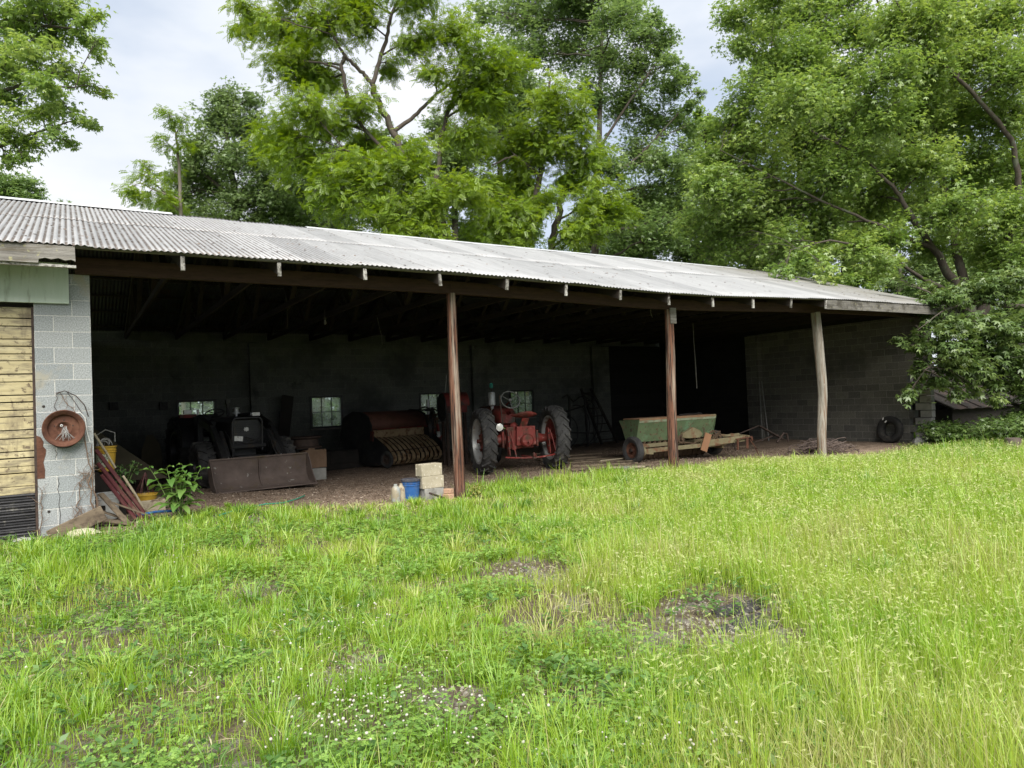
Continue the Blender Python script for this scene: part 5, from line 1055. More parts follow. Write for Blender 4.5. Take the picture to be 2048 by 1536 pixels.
def tree(name, label, cat, limbs, clumps, lmat, bark, kind='maple', size=.13, lai=3.0, droop=.35, per=24, group=None, seed=1, twig_r=.010, up=.12, skip_twigs=False, rs=1.14, ls=.72):
    """limbs: list of [(x, y, z, r), ...]; clumps: list of (centre, (rx, ry, rz)). Branches run from the limbs into every clump,
    twigs fill it and carry the leaves."""
    rg = np.random.default_rng(seed); base = np.array(limbs[0][0][:3])
    root = thing(name, label, cat, tuple(base), 0, group)
    b = MB(); nod = []
    for L in limbs:
        P = np.array([p[:3] for p in L]); rr = np.array([p[3] for p in L])*ls; n = max(8, 5*len(L)); tt = np.linspace(0, len(L)-1, n)
        Q = np.stack([np.interp(tt, range(len(L)), P[:, i]) for i in range(3)], 1); rq = np.interp(tt, range(len(L)), rr)
        Q[1:-1] += rg.normal(0, 1, (n-2, 3))*rq[1:-1, None]*.25
        b.tube([Vector(q-base) for q in Q], list(rq), 9)
        nod += [(q, r_) for q, r_ in zip(Q, rq)][1:]
    NP = np.array([p for p, _ in nod]); NR = np.array([r_ for _, r_ in nod])
    LV = []; LT = []; TWV = []; TWF = []; off = 0
    for c, rad in clumps:
        c = np.array(c, float); rad = np.array(rad, float)*rs
        d = np.linalg.norm(NP-c, axis=1)+1.2*np.maximum(0, NP[:, 2]-c[2]+.3)
        i = int(np.argmin(d)); p0 = NP[i]; ln = np.linalg.norm(c-p0)
        m_ = (p0+c)/2+np.array([0, 0, up*ln])+rg.normal(0, .06, 3)*ln
        t = np.linspace(0, 1, 9)[:, None]; path = bez(p0, m_, c, t); r0 = min(NR[i]*.7, .018+.016*ln)
        path[1:-1] += rg.normal(0, .02, (7, 3))*ln*.4
        b.tube([Vector(q-base) for q in path], list(np.linspace(r0, .012, 9)), 6)
        # forks
        rmean = float(np.mean(rad)); tips = [path]
        for _ in range(4):
            e = c+unit(rg.normal(0, 1, (1, 3)))[0]*rad*.75; s0 = path[rg.integers(3, 7)]
            fp = bez(s0, (s0+e)/2+np.array([0, 0, .1*rmean]), e, np.linspace(0, 1, 6)[:, None]); tips.append(fp)
            b.tube([Vector(q-base) for q in fp], list(np.linspace(r0*.45, .006, 6)), 5)
        area = LAREA[kind]*size*size
        nl = int(1.6*lai*PI*rad[2]*(rad[0]+rad[1])/2/area); nt_ = max(6, nl//per)
        allp = np.concatenate(tips); src = allp[rg.integers(3, len(allp), nt_)]
        dirn = unit(rg.normal(0, 1, (nt_, 3))); end = c+dirn*rad*(1.22*rg.random((nt_, 1))**.5)
        lim = np.linalg.norm(end-src, axis=1, keepdims=True); mx_ = 1.5*max(.5, rmean*.8); src = np.where(lim > mx_, end+(src-end)/lim*mx_, src)
        mid = (src+end)/2+np.array([0, 0, .10])*rmean+rg.normal(0, .05, (nt_, 3)); end = end-np.array([0, 0, .18*droop])*rg.random((nt_, 1))
        if not skip_twigs:
            st = np.array([0, .5, 1.0]); A = np.array([0, 2.1, 4.2])
            for k, s in enumerate(st):
                q = bez(src, mid, end, s); r_ = twig_r*(1-.75*s)
                for a in A: TWV.append((q+r_*np.array([math.cos(a), math.sin(a)*.7, math.sin(a)*.7]))[None])
            V = np.concatenate(TWV[-9:]).transpose(1, 0, 2).reshape(-1, 3); TWV = TWV[:-9]; TWV.append(V)
            f = np.array([(k*3+j, k*3+(j+1) % 3, k*3+3+(j+1) % 3, k*3+3+j) for k in range(2) for j in range(3)])
            TWF.append((f[None]+9*np.arange(nt_)[:, None, None]).reshape(-1, 4)+off); off += 9*nt_
        tt = rg.uniform(.25, 1.06, (nt_, per, 1)); q = bez(src[:, None], mid[:, None], end[:, None], tt)
        q = q+rg.normal(0, 1, q.shape)*np.array([.14, .14, .10])*(.4+.6*rmean)
        td = unit(end-mid)[:, None, :]; ld = td*.7+rg.normal(0, .75, q.shape); ld[..., 2] = ld[..., 2]*.45-droop*(.5+rg.random(ld.shape[:2]))
        nm = rg.normal(0, .42, q.shape); nm[..., 2] += 1.0
        sz = size*rg.uniform(.65, 1.25, nt_*per)
        V, k = leaves(q.reshape(-1, 3), ld.reshape(-1, 3), nm.reshape(-1, 3), sz, kind)
        tone = .18+.22*rg.random()+.34*rg.random((nt_, 1))+.22*rg.random((nt_, per))+.22*(np.clip(tt[..., 0], .7, 1.06)-.7)/.36
        LV.append(V); LT.append(np.repeat(np.clip(tone, 0, 1).ravel(), k))
    tr = b.build('trunk', bark, root, smooth=1.2)
    V = np.concatenate(LV)-base; Q = np.arange(len(V)).reshape(-1, 4); T = np.concatenate(LT); mi = np.zeros(len(Q))
    if TWV:
        tw = np.concatenate(TWV)-base; Q = np.concatenate([Q, np.concatenate(TWF)+len(V)]); mi = np.concatenate([mi, np.ones(len(Q)-len(mi))]); V = np.concatenate([V, tw]); T = np.concatenate([T, np.zeros(len(tw))])
    np_mesh('crown', V, Q, [lmat, bark], tone=T, mi=mi, parent=root)
    return root

BARK = mat('grey_brown_bark', [(.045, .036, .03), (.095, .08, .066)], 5, .95, 0, .8, 14, [((.09, .10, .07), 3, .6, .7)], (4, 4, .5))
BARK2 = mat('pale_grey_bark', [(.12, .105, .085), (.20, .18, .15)], 5, .95, 0, .6, 14, (), (4, 4, .5))
LOC = leaf_mat('locust_leaf', [(.075, .145, .014), (.125, .22, .02), (.185, .29, .03), (.25, .35, .045)], .5)
MAP = leaf_mat('silver_maple_leaf', [(.092, .178, .038), (.152, .262, .054), (.222, .338, .074), (.33, .43, .108)], .48, .06)
DRK = leaf_mat('dark_maple_leaf', [(.075, .145, .044), (.12, .205, .062), (.17, .265, .084), (.23, .33, .11)], .48, .06)
GRY = leaf_mat('grey_green_leaf', [(.075, .135, .046), (.115, .19, .062), (.16, .24, .08), (.21, .29, .10)], .33, .06)
def P4(px, py, d, r_): q = at(px, py, d); return (q[0], q[1], q[2], r_)
def CL(lst, d, jit=.9, seed=0, flat=1.0):
    "clumps given as (px, py, radius px[, extra depth])"
    rg = np.random.default_rng(seed); o = []
    for it in lst:
        dd = d+(it[3] if len(it) > 3 else rg.normal(0, jit)); r_ = it[2]*dd/F_PX
        o.append((at(it[0], it[1], dd), (r_, r_*1.1, r_*flat)))
    return o
def foot(px, d, r_): q = at(px, 760, d); return (q[0], q[1], -.3, r_)

# black locust over the middle of the roof
d = 27
tree('black_locust_tree', 'tall bright locust with crooked dark limbs above the middle of the roof', 'tree',
     [[foot(905, d, .30), P4(893, 473, d, .27), P4(868, 420, d, .24), P4(827, 352, d, .21), P4(788, 266, d, .18), P4(749, 191, d, .15), P4(745, 165, d, .14)],
      [P4(745, 168, d, .12), P4(721, 141, d, .10), P4(690, 113, d-.5, .085), P4(670, 78, d-.8, .06), P4(650, 30, d-1, .04)],
      [P4(690, 113, d-.5, .10), P4(682, 130, d-.4, .10), P4(694, 190, d-.2, .11), P4(725, 255, d+.2, .10), P4(800, 330, d, .09)],
      [P4(745, 168, d, .12), P4(772, 78, d+.5, .10), P4(784, 23, d+.6, .08), P4(815, -30, d+.8, .06)],
      [P4(788, 262, d, .12), P4(831, 230, d+.4, .10), P4(870, 191, d+.7, .08), P4(925, 150, d+1, .05)],
      [P4(868, 420, d, .16), P4(881, 273, d+.8, .12), P4(909, 188, d+1.2, .09), P4(935, 90, d+1.4, .05)],
      [P4(827, 352, d, .12), P4(760, 330, d-1, .08), P4(690, 300, d-1.8, .05)]],
     CL([(555, 60, 62), (500, 25, 38), (600, 130, 62), (560, 125, 38), (660, 50, 66), (720, 40, 50), (610, 215, 56), (555, 262, 48), (600, 320, 54), (540, 300, 36), (655, 255, 50), (680, 390, 66, -1.5), (740, 350, 58, -2), (770, 425, 62, -2.2), (690, 330, 50, -1.5),
         (815, 335, 62, -1.8), (850, 395, 60, -2), (800, 470, 46, -2.4), (860, 470, 42, -2.2), (710, 210, 48), (840, 80, 46), (900, 60, 52), (960, 110, 56), (1010, 140, 52), (930, 190, 50), (870, 150, 34), (780, 130, 30), (990, 190, 44), (930, 270, 46), (640, 170, 44), (480, 60, 26), (830, -20, 60), (700, -20, 60), (580, -20, 50), (930, 380, 50, -1), (720, 290, 44)], d, .8, 3, .78),
     LOC, BARK, 'locust', .27, 2.9, .45, 20, None, 3)
# second locust, right of the middle
d = 29
tree('black_locust_tree', 'bright yellow-green locust right of the middle with twin dark stems', 'tree',
     [[foot(1050, d, .24), P4(1057, 469, d, .2), P4(1070, 400, d, .18), P4(1080, 352, d, .16), P4(1090, 260, d, .12), P4(1100, 160, d, .06)],
      [foot(1095, d+.5, .24), P4(1100, 496, d+.5, .22), P4(1120, 410, d+.5, .18), P4(1150, 320, d+.4, .12), P4(1180, 250, d+.3, .07)],
      [P4(1080, 352, d, .1), P4(1030, 310, d-.7, .07), P4(985, 330, d-1.2, .04)]],
     CL([(1110, 200, 56), (1150, 235, 48), (1065, 265, 52), (1010, 300, 42), (1020, 365, 48), (1000, 430, 50, -1.5), (960, 465, 38, -1.8), (1055, 330, 46), (1120, 290, 48), (1170, 320, 46), (1150, 360, 46), (1195, 395, 46, -1), (1090, 400, 44, -.8), (1180, 450, 42, -1.4), (1225, 420, 36, -1), (1050, 440, 44, -1.5), (1140, 470, 38, -1.2), (1030, 480, 30, -1.8), (960, 380, 42, -.6)], d, .8, 5, .78),
     LOC, BARK, 'locust', .27, 3.0, .45, 20, None, 9)
# tall dark maple between the locust and the right-hand tree
d = 36
tree('dark_maple_tree', 'tall dark green maple with upswept branches against the sky', 'tree',
     [[foot(1190, d, .4), P4(1190, 480, d, .36), P4(1195, 330, d, .28), P4(1200, 180, d, .2), P4(1205, 40, d, .12), P4(1208, -80, d, .05)],
      [P4(1195, 300, d, .15), P4(1260, 200, d, .10), P4(1310, 130, d, .06), P4(1345, 90, d, .03)],
      [P4(1193, 380, d, .15), P4(1280, 310, d, .1), P4(1350, 235, d, .06), P4(1385, 190, d, .03)]],
     CL([(1110, 10, 66), (1170, 40, 66), (1240, 30, 60), (1280, 70, 48), (1050, 50, 56), (1010, 20, 46), (1060, 110, 54), (1130, 110, 56), (1210, 120, 62), (1280, 140, 52), (1325, 85, 30), (1345, 120, 30), (1375, 160, 24), (1335, 170, 44), (1390, 205, 18), (1250, 210, 62), (1310, 240, 56), (1360, 240, 34), (1185, 190, 50), (1280, 310, 62), (1340, 320, 56), (1220, 330, 58), (1370, 380, 58), (1290, 400, 60), (1230, 440, 56), (1330, 460, 58), (1200, -40, 70), (1120, -50, 60), (1260, -20, 50), (1400, 440, 50), (960, 40, 40), (1300, 40, 26), (1310, 105, 20), (1360, 140, 16), (1398, 185, 13), (1380, 215, 18), (1330, 60, 16), (1265, 5, 30), (1290, 45, 22), (1235, -5, 30), (1392, 250, 22), (1380, 300, 34)], d, 1.2, 6, 1.0),
     DRK, BARK, 'trio', .15, 2.2, .05, 24, None, 12, .014, .05, rs=.92, ls=.55)
# trees left of the middle
d = 34
tree('ash_tree', 'grey-green round-topped tree left of the middle locust', 'tree',
     [[foot(480, d, .34), P4(478, 470, d, .3), P4(468, 380, d, .24), P4(455, 290, d, .16), P4(450, 200, d, .06)], [P4(470, 400, d, .14), P4(530, 330, d, .1), P4(570, 280, d, .05)], [P4(470, 400, d, .14), P4(400, 340, d, .1), P4(370, 310, d, .05)]],
     CL([(455, 205, 44), (430, 240, 46), (485, 250, 50), (400, 290, 46), (450, 310, 54), (510, 320, 56), (370, 335, 44), (420, 370, 54), (480, 390, 56), (545, 385, 56), (360, 395, 42), (590, 430, 52), (520, 445, 50), (450, 445, 46), (400, 430, 40), (640, 445, 48), (610, 370, 50), (505, 200, 26), (700, 450, 46)], d, 1.2, 7, .95),
     GRY, BARK, 'trio', .14, 2.6, .3, 24, None, 15, .013, rs=1.0)
d = 31
tree('young_locust_tree', 'thin pale locust at the left end of the tree line', 'tree',
     [[foot(365, d, .14), P4(362, 440, d, .12), P4(358, 330, d, .09), P4(352, 270, d, .06), P4(338, 225, d, .03)], [P4(360, 400, d, .08), P4(310, 380, d, .05), P4(280, 365, d, .03)]],
     CL([(335, 225, 22), (365, 240, 26), (330, 280, 24), (375, 285, 24), (290, 360, 28), (262, 375, 26), (320, 395, 32), (285, 400, 28), (345, 350, 26), (340, 420, 26), (300, 330, 20)], d, .6, 8, .7),
     LOC, BARK2, 'locust', .28, 1.5, .4, 14, None, 18, .010)
# big maple hanging in from the left edge
d = 19
tree('left_maple_tree', 'leafy maple reaching in from the left edge above the roof', 'tree',
     [[foot(-260, d, .4), P4(-240, 500, d, .36), P4(-200, 250, d, .28), P4(-150, 0, d, .18), P4(-120, -150, d, .08)], [P4(-215, 300, d, .16), P4(-80, 210, d, .1), P4(40, 170, d-.3, .06), P4(150, 175, d-.5, .025)], [P4(-180, 130, d, .15), P4(-40, 60, d, .09), P4(80, 50, d, .05), P4(170, 60, d, .025)], [P4(-225, 400, d, .14), P4(-80, 320, d, .08), P4(60, 270, d, .05), P4(150, 240, d, .02)]],
     CL([(20, 40, 62), (80, 30, 56), (60, 100, 56), (130, 15, 40), (115, 80, 44), (165, 45, 30), (190, 25, 20), (170, 80, 26), (200, 78, 17), (10, 130, 54), (80, 160, 46), (130, 140, 34), (170, 165, 26), (200, 115, 17), (205, 180, 14), (20, 200, 44), (75, 225, 42), (120, 215, 36), (160, 240, 20), (185, 248, 12), (20, 270, 36), (60, 285, 32), (105, 270, 28), (140, 285, 13), (10, 320, 26), (50, 320, 22), (-60, 100, 80), (-60, 250, 70), (-120, 0, 80), (60, -30, 60), (-30, -30, 70)], d, .7, 9, .62),
     MAP, BARK, 'maple', .13, 2.3, .35, 18, None, 21, .008)
tree('distant_tree', 'small dark rounded tree low at the left over the roof', 'tree', [[foot(20, 40, .3), P4(20, 400, 40, .2), P4(20, 360, 40, .06)]], CL([(10, 365, 30), (50, 375, 28), (75, 390, 20), (20, 395, 34), (-30, 370, 40), (130, 412, 12)], 40, .6, 10, .9), DRK, BARK, 'trio', .2, 3, .2, 20, None, 23)
# the big silver maple on the right, many stems
d = 24
RM = [(1470, 25, 40), (1530, 50, 46), (1590, 30, 50), (1480, 90, 34), (1540, 130, 50), (1500, 190, 46), (1460, 240, 40), (1600, 110, 56), (1650, 60, 52), (1610, 190, 60), (1560, 240, 56), (1500, 290, 56), (1440, 320, 48), (1410, 380, 46), (1460, 390, 52), (1530, 360, 60), (1600, 300, 62), (1680, 240, 62), (1700, 150, 58), (1720, 70, 54), (1790, 50, 56), (1860, 40, 58), (1930, 40, 60), (2010, 40, 62), (1780, 140, 56), (1850, 130, 58), (1930, 130, 62), (2020, 140, 66), (1760, 230, 58), (1840, 220, 56), (1920, 230, 60), (2010, 240, 62), (1680, 340, 64), (1600, 400, 62), (1520, 440, 58), (1440, 450, 48, 1.5), (1390, 440, 40, 2), (1470, 500, 42, 1), (1560, 490, 50), (1640, 460, 56), (1720, 410, 60), (1790, 330, 58), (1870, 320, 54), (1960, 330, 60), (2040, 340, 60), (1840, 410, 52), (1910, 420, 56), (2000, 430, 60), (1780, 480, 46), (1700, 500, 42, -1.5), (1610, 525, 34, -2), (1560, 545, 20, -3), (1760, 520, 36), (1860, 490, 44), (1960, 510, 50), (2040, 520, 54), (1660, 550, 22, -3), (2110, 300, 80), (2110, 120, 80), (2110, 480, 70), (1900, -40, 80), (1700, -40, 70), (1550, -30, 56), (1420, 500, 34, 2.5)]
tree('silver_maple_tree', 'great many-stemmed silver maple spreading over the right half', 'tree',
     [[foot(1950, d, .5), P4(1945, 640, d, .46), P4(1925, 596, d, .38), P4(1870, 500, d-.4, .24), P4(1821, 431, d-.6, .18), P4(1788, 373, d-.8, .13), P4(1720, 310, d-1, .08), P4(1620, 260, d-1.2, .04)],
      [P4(1945, 640, d, .36), P4(1910, 480, d+.6, .28), P4(1883, 331, d+1, .22), P4(1846, 149, d+1.2, .15), P4(1780, 62, d+1.2, .10), P4(1750, -10, d+1.2, .07)],
      [P4(1960, 620, d+.3, .34), P4(2040, 420, d-.6, .24), P4(2028, 290, d-1, .17), P4(1958, 199, d-1.3, .14), P4(1879, 120, d-1.5, .11), P4(1821, 54, d-1.6, .08), P4(1790, 0, d-1.6, .05)],
      [P4(1925, 596, d, .26), P4(1850, 560, d-1, .13), P4(1760, 500, d-1.6, .09), P4(1660, 480, d-2, .06), P4(1580, 500, d-2.3, .03)],
      [P4(1870, 500, d-.4, .16), P4(1780, 460, d-.6, .12), P4(1640, 400, d-.8, .08), P4(1500, 330, d-.6, .05), P4(1440, 300, d-.6, .03)],
      [P4(1883, 331, d+1, .14), P4(1760, 240, d+.6, .10), P4(1640, 180, d+.3, .07), P4(1540, 120, d, .04)],
      [P4(1960, 630, d, .4), P4(1990, 560, d, .3), P4(2060, 470, d+.4, .24), P4(2100, 300, d+.4, .16), P4(2110, 100, d+.4, .1)]],
     CL(RM, d, 1.3, 11, .9), MAP, BARK, 'maple', .13, 2.9, .35, 22, None, 25, .009, ls=.46)
d = 18.6
tree('drooping_maple_tree', 'shade-darkened maple whose drooping branches hide the right corner of the shed', 'tree',
     [[foot(2105, 20, .3), P4(2100, 640, 20, .26), P4(2080, 560, 19.8, .2), P4(2060, 480, 19.6, .1)], [P4(2098, 620, 20, .12), P4(2003, 610, 19.6, .10), P4(1940, 600, 19, .09), P4(1880, 625, 18.4, .025), P4(1835, 660, 18, .01)], [P4(2100, 690, 20, .12), P4(1960, 690, 19, .07), P4(1890, 710, 18.4, .04), P4(1850, 740, 18.2, .02)]],
     CL([(1880, 600, 30), (1930, 590, 40), (1985, 570, 46), (2040, 560, 46), (1850, 625, 24), (1900, 650, 34), (1960, 650, 40), (2020, 650, 46), (1835, 660, 18), (1800, 682, 10), (1825, 690, 14), (1870, 690, 28), (1920, 710, 30), (1970, 720, 32), (2030, 720, 38), (1885, 735, 22), (1935, 755, 20), (1980, 768, 18), (1850, 725, 14), (1835, 748, 13), (1822, 778, 13), (1812, 795, 8), (1955, 782, 12), (2045, 790, 20), (1900, 765, 15), (1990, 800, 13), (2035, 745, 28), (1930, 740, 22), (1865, 765, 13), (1905, 690, 26), (1950, 690, 30), (1850, 690, 16), (1920, 790, 12), (1960, 740, 26), (1995, 770, 22), (2035, 770, 26), (2060, 800, 18), (2090, 640, 60), (2090, 740, 50), (1790, 560, 16, 1), (1850, 575, 18, 1)], d, .35, 12, .7),
     leaf_mat('shaded_maple_leaf', [(.045, .09, .024), (.075, .135, .036), (.12, .19, .05), (.20, .27, .075)], .34, .06), BARK, 'maple', .15, 3.6, .4, 16, None, 29, .006)  # maple leaf tones darkened to hold the shade below the crown
# wood beyond: each tree its own
bgs = [('broad dark tree behind the ash at the left', 330, 440, 46, 52, DRK), ('dark tree filling in behind the tall locust', 640, 420, 44, 74, DRK), ('dim tree behind the left stem of the locust', 800, 440, 46, 62, GRY), ('dark tree low behind the twin-stemmed locust', 1000, 440, 45, 70, DRK), ('dim tree behind the dark maple', 1300, 430, 46, 78, DRK),
       ('grey-green tree behind the silver maple crown', 1500, 430, 44, 84, GRY), ('tall dim tree deep behind the silver maple', 1700, 330, 43, 100, DRK), ('dim tree at the far right behind the stems', 1960, 420, 42, 100, GRY), ('low dark tree behind the right corner of the roof', 1800, 540, 40, 56, DRK),
       ('dark tree just over the ridge under the locust trunk', 900, 480, 50, 48, DRK), ('low dim tree between the two bright locusts', 985, 400, 50, 60, GRY), ('dark tree over the ridge right of the twin stems', 1190, 470, 48, 56, DRK), ('low grey-green tree over the ridge beneath the dark maple', 1400, 490, 47, 56, GRY),
       ('low dim tree over the roof end under the silver maple', 1570, 520, 42, 52, DRK), ('dark tree between the silver maple stems', 1880, 560, 40, 58, GRY), ('dark tree behind the drooping branches at the right edge', 2010, 620, 36, 78, DRK), ('shadowy tree behind the roof of the low outbuilding', 2080, 700, 36, 60, DRK), ('tall grey-green tree behind the top of the silver maple', 1850, 180, 42, 110, GRY),
       ('grey-green crown showing left of the locust limbs', 610, 330, 42, 66, GRY), ('grey-green crown showing between the locust limbs', 770, 330, 43, 70, GRY), ('grey-green crown right of the locust limbs', 910, 300, 44, 76, GRY), ('tall crown behind the gap between locust and dark maple', 1000, 180, 45, 80, DRK), ('crown in the gap beside the dark maple', 1410, 360, 43, 60, MAP), ('smaller light crown above the gap beside the dark maple', 1415, 255, 42, 40, MAP), ('high light-green crown left in the silver maple', 1600, 190, 40, 84, MAP), ('light-green crown low in the silver maple', 1690, 460, 38, 70, MAP)]
for i, (lb, px, py, d, r_, m_) in enumerate(bgs):
    rg = np.random.default_rng(50+i); cl = []
    for k in range(11):
        a = rg.uniform(0, 6.28); q = rg.uniform(0, 1)**.6
        cl.append((px+math.cos(a)*q*r_, py+math.sin(a)*q*r_*.9, r_*rg.uniform(.35, .55)))
    for k in range(4): cl.append((px+rg.uniform(-1, 1)*r_, py+r_*1.0+rg.uniform(-.2, .5)*r_, r_*.5))
    tree('background_tree', lb, 'tree', [[foot(px, d, .3), P4(px, py+r_*.8, d, .24), P4(px+rg.uniform(-10, 10), py, d, .14), P4(px, py-r_*.7, d, .05)]], CL(cl, d, 1.4, 60+i, 1.0), m_, BARK, 'trio', .19, 2.5, .2, 22, 'trees in the wood beyond the shed', 70+i, .016)

# bushes: under the right-hand maple, and behind the back windows
def bush(name, label, c, rad, m_, size, lai, seed, kind='trio', n=9):
    rg = np.random.default_rng(seed); c = np.array(c, float); rad = np.array(rad, float); g = np.array([c[0], c[1], -.25])
    cl = []
    for k in range(n):
        q = unit(rg.normal(0, 1, (1, 3)))[0]*rg.uniform(.3, .75); cl.append((c+q*rad*np.array([1, 1, .8]), tuple(rad*.45)))
    return tree(name, label, 'bush', [[(g[0], g[1], g[2], .035), (c[0], c[1], c[2], .015)], [(g[0], g[1], g[2], .03), (c[0]+rad[0]*.6, c[1], c[2]+.1, .012)], [(g[0], g[1], g[2], .03), (c[0]-rad[0]*.6, c[1], c[2]+.1, .012)]], cl, m_, BARK, kind, size, lai, .3, 14, None, seed, .004)
SHB = leaf_mat('undergrowth_leaf', [(.035, .075, .018), (.06, .115, .026), (.09, .155, .036), (.14, .21, .055)], .33)
bush('undergrowth_bush', 'dark green bush against the broken wall corner', (19.8, -.55, .12), (.95, .6, .45), SHB, .08, 2.6, 81)
bush('undergrowth_bush', 'wide dark bush in front of the low outbuilding', (20.6, -1.9, .25), (1.8, .8, .62), SHB, .08, 2.6, 82, n=14)
bush('undergrowth_bush', 'dark bush at the right edge below the maple', (19.9, -3.7, .25), (1.6, .9, .62), SHB, .09, 2.6, 83, n=12)
bush('window_bush', 'leafy bush outside the second back window', (6.4, 11.7, .95), (.7, .5, 1.0), LOC, .10, 1.5, 84, n=12)
bush('window_bush', 'leafy bush outside the third back window', (10.1, 11.8, 1.2), (1.0, .5, 1.0), LOC, .10, 1.8, 85, n=12)
bush('window_bush', 'leafy bush outside the fourth back window', (13.5, 11.8, 1.1), (1.0, .5, 1.0), LOC, .10, 1.8, 86, n=12)

# broad-leaved plants
def blade_leaf(b, base, dr, ln, wd, arch, rg, mi=0):
    dr = Vector(dr).normalized(); sd = dr.cross(Vector((0, 0, 1)))
    sd = sd.normalized() if sd.length > .05 else Vector((1, 0, 0)); V = []; k = 6
    for i in range(k+1):
        t = i/k; p = Vector(base)+dr*ln*t+Vector((0, 0, -arch*ln*t*t)); w_ = wd*(math.sin(PI*min(1, t*.94+.05))**.8)*(1-.25*t); wv = .012*math.sin(t*9)
        V += [p-sd*w_+Vector((0, 0, w_*.35+wv)), p, p+sd*w_+Vector((0, 0, w_*.35-wv))]
    b.add(V, [(i*3+j, i*3+j+1, i*3+j+4, i*3+j+3) for i in range(k) for j in range(2)], mi)
def leafy(name, label, loc, stems, lm, sm_, seed, ln=.17, wd=.045, spread=.35, h=.55, per=9):
    rg = random.Random(seed); root = thing(name, label, 'plant', loc); sb = MB(); lb = MB()
    for s in range(stems):
        a = 2*PI*s/stems+rg.uniform(-.4, .4); r_ = spread*rg.uniform(.15, 1) if stems > 1 else 0; hh = h*rg.uniform(.65, 1.1)
        top = Vector((r_*math.cos(a), r_*math.sin(a), hh)); p0 = Vector((.03*math.cos(a), .03*math.sin(a), -.03))
        pts = [p0.lerp(top, t)+Vector((0, 0, .08*math.sin(PI*t)*hh)) for t in (0, .3, .6, .85, 1)]
        sb.tube(pts, [.009, .008, .006, .004, .003], 6)
        for k in range(per):
            t = .22+.78*k/(per-1); i = min(3, int(t*4)); q = pts[i].lerp(pts[i+1], t*4-i) if t < 1 else pts[4]; az = k*2.4+rg.uniform(-.3, .3)+a
            f = 1-.55*max(0, t-.6)/.4; elev = .25+.9*max(0, t-.55)
            blade_leaf(lb, q, (math.cos(az), math.sin(az), elev), ln*f*rg.uniform(.8, 1.15), wd*f*rg.uniform(.85, 1.15), rg.uniform(.25, .6), rg)
    sb.build('stem', sm_, root); o = lb.build('foliage', lm, root, smooth=3.1)
    t = o.data.attributes.new('tone', 'FLOAT', 'POINT'); rr = np.repeat(np.random.default_rng(seed).uniform(.2, 1, len(lb.v)//21+1), 21)[:len(lb.v)]; t.data.foreach_set('value', rr.astype(np.float32)); return root
WEED = leaf_mat('weed_leaf', [(.06, .15, .025), (.10, .21, .04), (.16, .27, .06)], .35, .07)
WSTEM = mat('green_stem', [(.09, .15, .04), (.14, .20, .06)], 9, .7, 0, .1)
DWEED = leaf_mat('dull_weed_leaf', [(.030, .075, .022), (.05, .105, .03), (.08, .14, .04)], .32, .06)
q = put(355, 9.95, .0); leafy('pokeweed_plant', 'bright green broad-leaved weed in front of the loader bucket', q, 9, WEED, WSTEM, 5, .28, .068, .40, .68, 7)
q = put(245, 10.25, .42); leafy('round_leaved_plant', 'small dark green plant growing among the pier clutter', q, 6, DWEED, WSTEM, 6, .12, .045, .26, .38, 7)
q = (5.42, -.30, G(5.4, -.3)); leafy('yellow_weed', 'yellowish weed at the foot of the first post', q, 6, leaf_mat('yellow_leaf', [(.20, .24, .05), (.30, .31, .08), (.38, .37, .12)], .35), WSTEM, 7, .07, .022, .16, .24, 9)
# ------------------------------------------------------------------ the grass
def to_px(P):
    q = P-CAM; w_ = q@CF; return 1024+F_PX*(q@CR)/w_, 768-F_PX*(q@CU)/w_
def sstep(a, c, x): t = np.clip((x-a)/(c-a), 0, 1); return t*t*(3-2*t)
PATCH = [(3.82, -6.95, .42, .95), (3.40, -7.45, .36, .95), (3.15, -7.25, .42, .75), (1.45, -7.21, .20, .9), (3.33, -5.13, .35, .7), (1.08, -4.0, .30, .6), (1.18, -6.38, .22, .6), (-.4, -4.68, .55, .6), (.2, -6.6, .5, .5), (2.9, -6.4, .5, .55), (2.0, -7.7, .22, .6), (-.1, -3.6, .4, .5), (2.0, -2.2, .6, .4), (3.9, -.4, .8, .45), (5.6, -.6, .6, .4)]
def vnoise(x, y, s, seed):
    "smooth value noise"
    rg = np.random.default_rng(seed); T = rg.random((64, 64)); u = (x/s) % 64; v = (y/s) % 64
    i = np.floor(u).astype(int); j = np.floor(v).astype(int); fu = u-i; fv = v-j; fu = fu*fu*(3-2*fu); fv = fv*fv*(3-2*fv); i1 = (i+1) % 64; j1 = (j+1) % 64; i %= 64; j %= 64
    return T[i, j]*(1-fu)*(1-fv)+T[i1, j]*fu*(1-fv)+T[i, j1]*(1-fu)*fv+T[i1, j1]*fu*fv
def bare(x, y):
    m_ = np.zeros_like(x)
    w_ = .35+.8*vnoise(x, y, .16, 5)+.65*vnoise(x, y, .42, 6)
    for px_, py_, r_, k in PATCH: m_ = np.maximum(m_, k*(1-sstep(.75, 1.35, np.hypot(x-px_, y-py_)/(r_*w_))))
    return m_
def scatter(rho, dmax, dmin=1.5, fall=1.25, d0=3.5, seed=1, half=.86):
    "ground points thinning out with distance from the camera"
    rg = np.random.default_rng(seed); out = []
    edges = np.geomspace(dmin, dmax, 22)
    for a, c in zip(edges, edges[1:]):
        mid = (a+c)/2; den = rho*min(1, (d0/mid)**fall); n = int(den*half*(c*c-a*a))
        r_ = np.sqrt(rg.uniform(a*a, c*c, n)); th = rg.uniform(-half, half, n)+YAW
        out.append(np.stack([CAM[0]+r_*np.sin(th), CAM[1]+r_*np.cos(th), r_], 1))
    P = np.concatenate(out); return P[:, 0], P[:, 1], P[:, 2], rg
